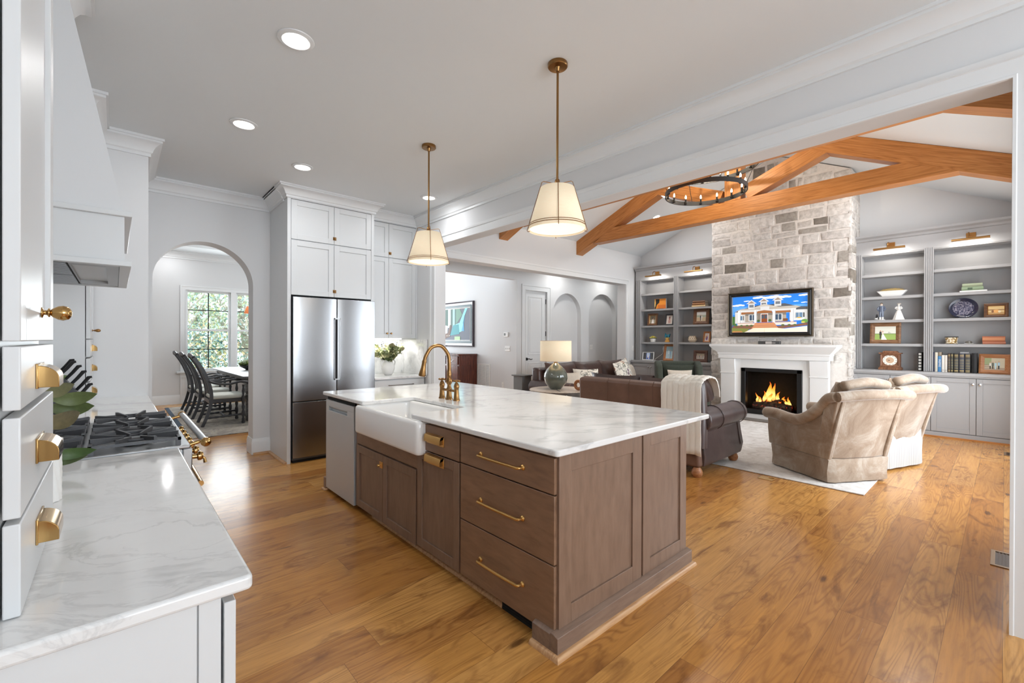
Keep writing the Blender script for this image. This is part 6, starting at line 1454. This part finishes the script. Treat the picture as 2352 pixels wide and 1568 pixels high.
    MB().box(x0, x1, y0, y1, .72, .745).build('top', GREYW, t, bevel=.006); MB().box(x0+.03, x1-.03, y0+.03, y1-.03, .44, .72).build('drawer_case', plain('grey painted case', (120, 122, 124), .5), t, bevel=.003)
    for x in (x0+.045, x1-.045):
        for y in (y0+.045, y1-.045): MB().lathe([(.015, 0), (.02, .03), (.013, .08), (.024, .16), (.012, .22), (.022, .32), (.014, .38), (.022, .44)], (x, y, 0), 'z', 12).build('turned_leg', EBON, t)
foyer()

# ------------------------------------------------------------------ dining room
def dining():
    DR = NT('faded oriental rug'); DR.set(Base_Color=DR.ramp(DR.noise(6, 8, None, 1.0, .7), [(.32, (104, 104, 108)), (.46, (150, 142, 132)), (.58, (180, 170, 156)), (.7, (122, 128, 138))]), Roughness=.95); DR = DR.m
    t = thing('dining_rug', 'faded grey and tan rug under the dining table', 'rug', (2.2, 9.4, 0)); MB().box(.74, 3.1, 7.59, 11.3, .001, .010).build('pile', DR, t)
    m = MB(); m.box(.74, .80, 7.59, 11.3, .010, .0115); m.build('border', plain('slate rug border', (66, 78, 92), .95), t)
    Z = .0108
    t = thing('dining_table', 'long grey wood dining table seen through the arch', 'dining table', (2.15, 10.3, 0)); x0, x1, y0, y1 = 1.59, 2.75, 8.50, 11.6
    MB().box(x0, x1, y0, y1, .735, .775).build('top', GREYW, t, bevel=.008); MB().box(x0+.07, x1-.07, y0+.07, y1-.07, .63, .735).build('apron', GREYW, t)
    for x in (x0+.10, x1-.10):
        for y in (y0+.11, y1-.11):
            m = MB(); m.box(x-.05, x+.05, y-.05, y+.05, .52, .70); m.lathe([(.03, Z), (.045, .03), (.048, .09), (.055, .10), (.055, .13), (.042, .15), (.044, .30), (.05, .42), (.056, .44), (.056, .46), (.038, .47), (.05, .5), (.05, .52)], (x, y, 0), 'z', 18); m.build('leg', GREYW, t, bevel=.003)
    def chair(label, y):
        c = thing('dining_armchair', label, 'dining chair', (1.33, y, Z), 0, 'dining armchairs along the table')
        hw = .255; sad = lambda s: bez([(-.31, s*hw, 0), (-.235, s*hw, .20), (-.19, s*hw, .43), (-.215, s*hw, .66), (-.31, s*(hw-.01), .92), (-.43, s*(hw-.03), 1.12)], 6)
        for s in (-1, 1):
            m = MB(); P = sad(s); rows = []
            for i, p in enumerate(P):
                d = (Vector(P[min(i+1, len(P)-1)])-Vector(P[max(i-1, 0)])).normalized(); n = Vector((d.z, 0, -d.x)); b = .024-.006*abs(i/len(P)-.4); rows.append([p+n*b+Vector((0, .016, 0)), p-n*b+Vector((0, .016, 0)), p-n*b-Vector((0, .016, 0)), p+n*b-Vector((0, .016, 0))])
            m.loft(rows); m.build('rear_leg', EBON, c, w=False, ang=40)
            m = MB(); m.lathe([(.022, 0), (.028, .02), (.02, .05), (.024, .07), (.016, .10), (.026, .14), (.026, .19), (.016, .22), (.026, .27), (.018, .31), (.026, .36), (.026, .44), (.014, .47), (.024, .53), (.014, .59), (.02, .64)], (.25, s*(hw+.015), 0), 'z', 12); m.build('front_leg', EBON, c, w=False)
            m = MB(); m.tube(bez([(-.235, s*hw, .72), (-.12, s*(hw+.02), .675), (.05, s*(hw+.03), .66), (.2, s*(hw+.02), .69), (.30, s*(hw+.02), .675), (.325, s*(hw+.02), .65)], 5), [.018]*20+[.022]*6, 8); m.build('arm', EBON, c, w=False)
            m = MB(); P2 = [(-.25+.5*k/20, s*hw, .13+.02*k/20) for k in range(21)]; m.tube(P2, [.012+.007*abs(math.sin(k*.9)) for k in range(21)], 8); m.build('stretcher', EBON, c, w=False)
        m = MB(); m.tube([(0, -hw+(2*hw)*k/16, .14) for k in range(17)], [.012+.008*abs(math.sin(k*.8)) for k in range(17)], 8); m.build('stretcher', EBON, c, w=False)
        MB().box(-.22, .27, -hw, hw, .36, .42).build('seat_rail', EBON, c, bevel=.006, w=False)
        m = MB(); m.box(-.20, .285, -hw-.01, hw+.01, .42, .485); m.build('seat_cushion', SEATF, c, bevel=.03, seg=4, w=False)
        m = MB(); m.tube(bez([(-.425, -hw+.01, 1.10), (-.445, 0, 1.145), (-.425, hw-.01, 1.10)], 8), .024, 8); m.build('crest_rail', EBON, c, w=False)
        for yy in (-.12, 0, .12):
            m = MB(); rows = []
            for p in bez([(-.20, yy, .50), (-.225, yy, .68), (-.31, yy, .92), (-.425, yy, 1.11)], 6): rows.append([p+Vector((.007, .022, 0)), p+Vector((-.007, .022, 0)), p+Vector((-.007, -.022, 0)), p+Vector((.007, -.022, 0))])
            m.loft(rows); m.build('splat', EBON, c, w=False, ang=40)
        return c
    a = chair('charcoal dining armchair nearest the arch', 8.70); copytree(a, (1.30, 9.64, Z), label='charcoal dining armchair, middle of the row'); copytree(a, (1.28, 10.56, Z), label='charcoal dining armchair nearest the window')
    t = thing('moss_bowl', 'dark bowl of green moss on the dining table', 'bowl', (2.08, 10.4, .775)); c = (2.08, 10.4, .776); MB().lathe([(.09, 0), (.10, .012), (.19, .06), (.21, .09), (.195, .09), (.15, .05)], c, 'z', 28).build('bowl', plain('dark ceramic', (70, 76, 76), .3), t)
    rr = random.Random(8); m = MB()
    for k in range(40): q = k*2.4; r = .17*math.sqrt(k/40); m.col(rr.choice([(86, 104, 44), (108, 124, 60), (70, 90, 40)])); m.ball((c[0]+r*math.cos(q), c[1]+r*math.sin(q), c[2]+.18-2.2*r*r), .05, .05, .045, 8, 6)
    m.build('moss', LEAF, t)
    t = thing('pillar_candle', 'tan pillar candle behind the moss bowl', 'candle', (2.35, 10.95, .775)); MB().lathe([(.045, .776), (.045, .99), (.03, .985)], (2.35, 10.95, 0), 'z', 20).build('wax', plain('tan wax', (196, 150, 96), .6), t); MB().cyl((2.35, 10.95, .985), (2.35, 10.95, 1.0), .003, n=6).build('wick', BLACKM, t)
    # shaded chandelier over the table, its left arm showing
    t = thing('shaded_chandelier', 'chandelier over the dining table with small orange shades', 'chandelier', (2.28, 9.3, 3.5)); OR = plain('orange lit shade', (226, 140, 92), .8, emit=(240, 138, 84), es=.55)
    m = MB(); m.cyl((2.28, 9.3, 2.0), (2.28, 9.3, 3.515), .012); m.lathe([(.03, 1.66), (.06, 1.72), (.03, 1.80), (.045, 1.9), (.02, 2.0)], (2.28, 9.3, 0), 'z', 16); m.build('stem', BRASSD, t)
    for k in range(6):
        an = PI+k*PI/3; ex, ey = 2.28+.45*math.cos(an), 9.3+.45*math.sin(an)
        m = MB(); m.tube(bez([(2.28, 9.3, 1.74), (2.28+.2*math.cos(an), 9.3+.2*math.sin(an), 1.64), (ex-.03*math.cos(an), ey-.03*math.sin(an), 1.68), (ex, ey, 1.76), (ex, ey, 1.86)], 5), .009, 8); m.lathe([(.03, 1.765), (.034, 1.775), (.012, 1.78)], (ex, ey, 0), 'z', 12); m.build('arm', BRASSD, t)
        MB().lathe([(.078, 1.875), (.036, 2.005)], (ex, ey, 0), 'z', 20, caps=False).build('lamp_shade', OR, t, solid=.002, ang=80)
    l = bpy.data.lights.new('glow', 'POINT'); l.energy = 66; l.color = (1, .99, .98); l.shadow_soft_size = .05
    o = bpy.data.objects.new('glow', l); COL.objects.link(o); o.parent = t; o.location = (0, -.12, -1.35)
    can_light(.80, 11.45, 'recessed ceiling light in the dining room, left of the arch view', 4, 3.28, group='dining room ceiling light')
dining()

# ------------------------------------------------------------------ garden outside the dining window
def garden():
    G = MB().box(-8, 14, 12.3, 32, -.6, -.5).build('lawn', plain('grass', (92, 112, 62), .95, var=.4, vs=3)); tag(G, 'green lawn outside the dining room window', 'lawn', kind='stuff')
    LV = tinted('garden leaves', .55, noise=.15, ns=20); BK = plain('pale bark', (176, 168, 156), .9, var=.25, vs=9, bump=.5, bs=20)
    def tree(label, x, y, h, r, n, cols, trunk, seed, zc=None, lean=0):
        t = thing('garden_tree', label, 'tree', (x, y, -.5), 0, 'trees outside the dining window'); rr = random.Random(seed)
        m = MB(); top = (x+lean, y, h*.62)
        if trunk:
            m.tube(bez([(x, y, -.5), (x+lean*.3, y, .5), (x+lean*.6, y+.1, 1.5), top], 5), [trunk*(1-.045*k) for k in range(16)], 10)
            for k in range(7):
                a = k*2.4; b0 = Vector((x+lean*(.4+.07*k), y, .6+.3*k)); m.tube(bez([b0, b0+Vector((.5*math.cos(a), .4*math.sin(a), .5)), b0+Vector((1.1*math.cos(a), .8*math.sin(a), 1.3))], 5), [trunk*.5*(1-.07*q) for q in range(11)], 7)
            m.build('trunk', BK, t)
        m = MB(); zc = zc or h*.62
        for k in range(n):
            a = rr.uniform(0, 2*PI); u = rr.uniform(-1, 1); q = rr.random()**.4; s = math.sqrt(1-u*u)
            p = Vector((x+lean+r*q*s*math.cos(a), y+r*.8*q*s*math.sin(a), zc+(h-zc)*1.0*q*u)); L = rr.uniform(.03, .075)
            if p.z < -.42: p.z = -.42+rr.random()*.3
            nn = Vector((rr.uniform(-1, 1), rr.uniform(-1, .3), rr.uniform(-.3, 1))).normalized(); e = nn.orthogonal().normalized(); e = Matrix.Rotation(rr.uniform(0, 6.28), 3, nn) @ e; f = nn.cross(e); m.col(rr.choice(cols)); m.poly([p-e*L, p-e*L*.2+f*L*.45, p+e*L, p-e*L*.2-f*L*.45])
        m.build('crown', LV, t, smooth=False)
    A = [(220, 228, 190), (206, 216, 176), (186, 202, 166), (226, 220, 160), (228, 234, 228)]; Bc = [(160, 184, 168), (130, 160, 154), (186, 206, 200), (220, 232, 232), (150, 172, 144)]; Cc = [(104, 138, 128), (130, 158, 142), (84, 120, 118), (190, 180, 120), (176, 200, 198), (200, 176, 136)]  # pale and bluish white entries paint overexposed daylight onto the leaves
    tree('yellow green tree filling the left window top', 1.9, 17.0, 5.2, 2.2, 9500, A, .14, 1, 2.9); tree('pale trunked leaning tree in the left window', 3.4, 16.0, 5.6, 2.4, 8000, Bc, .24, 2, 3.4, -.55); tree('dark shrubby tree low in the windows', 1.4, 15.4, 1.9, 1.7, 7000, Cc, .08, 3, .6)
    tree('bluish green tree behind the right window', 5.4, 18.5, 5.6, 2.6, 9500, Bc, .16, 4, 2.6); tree('yellow flecked shrub low behind the right window', 3.9, 16.8, 1.5, 1.3, 4000, Cc+A, .06, 5, .4); tree('tall far tree closing the view', 3.2, 23.0, 8.0, 4.6, 9000, Bc+A, .25, 6, 3.6)
garden()
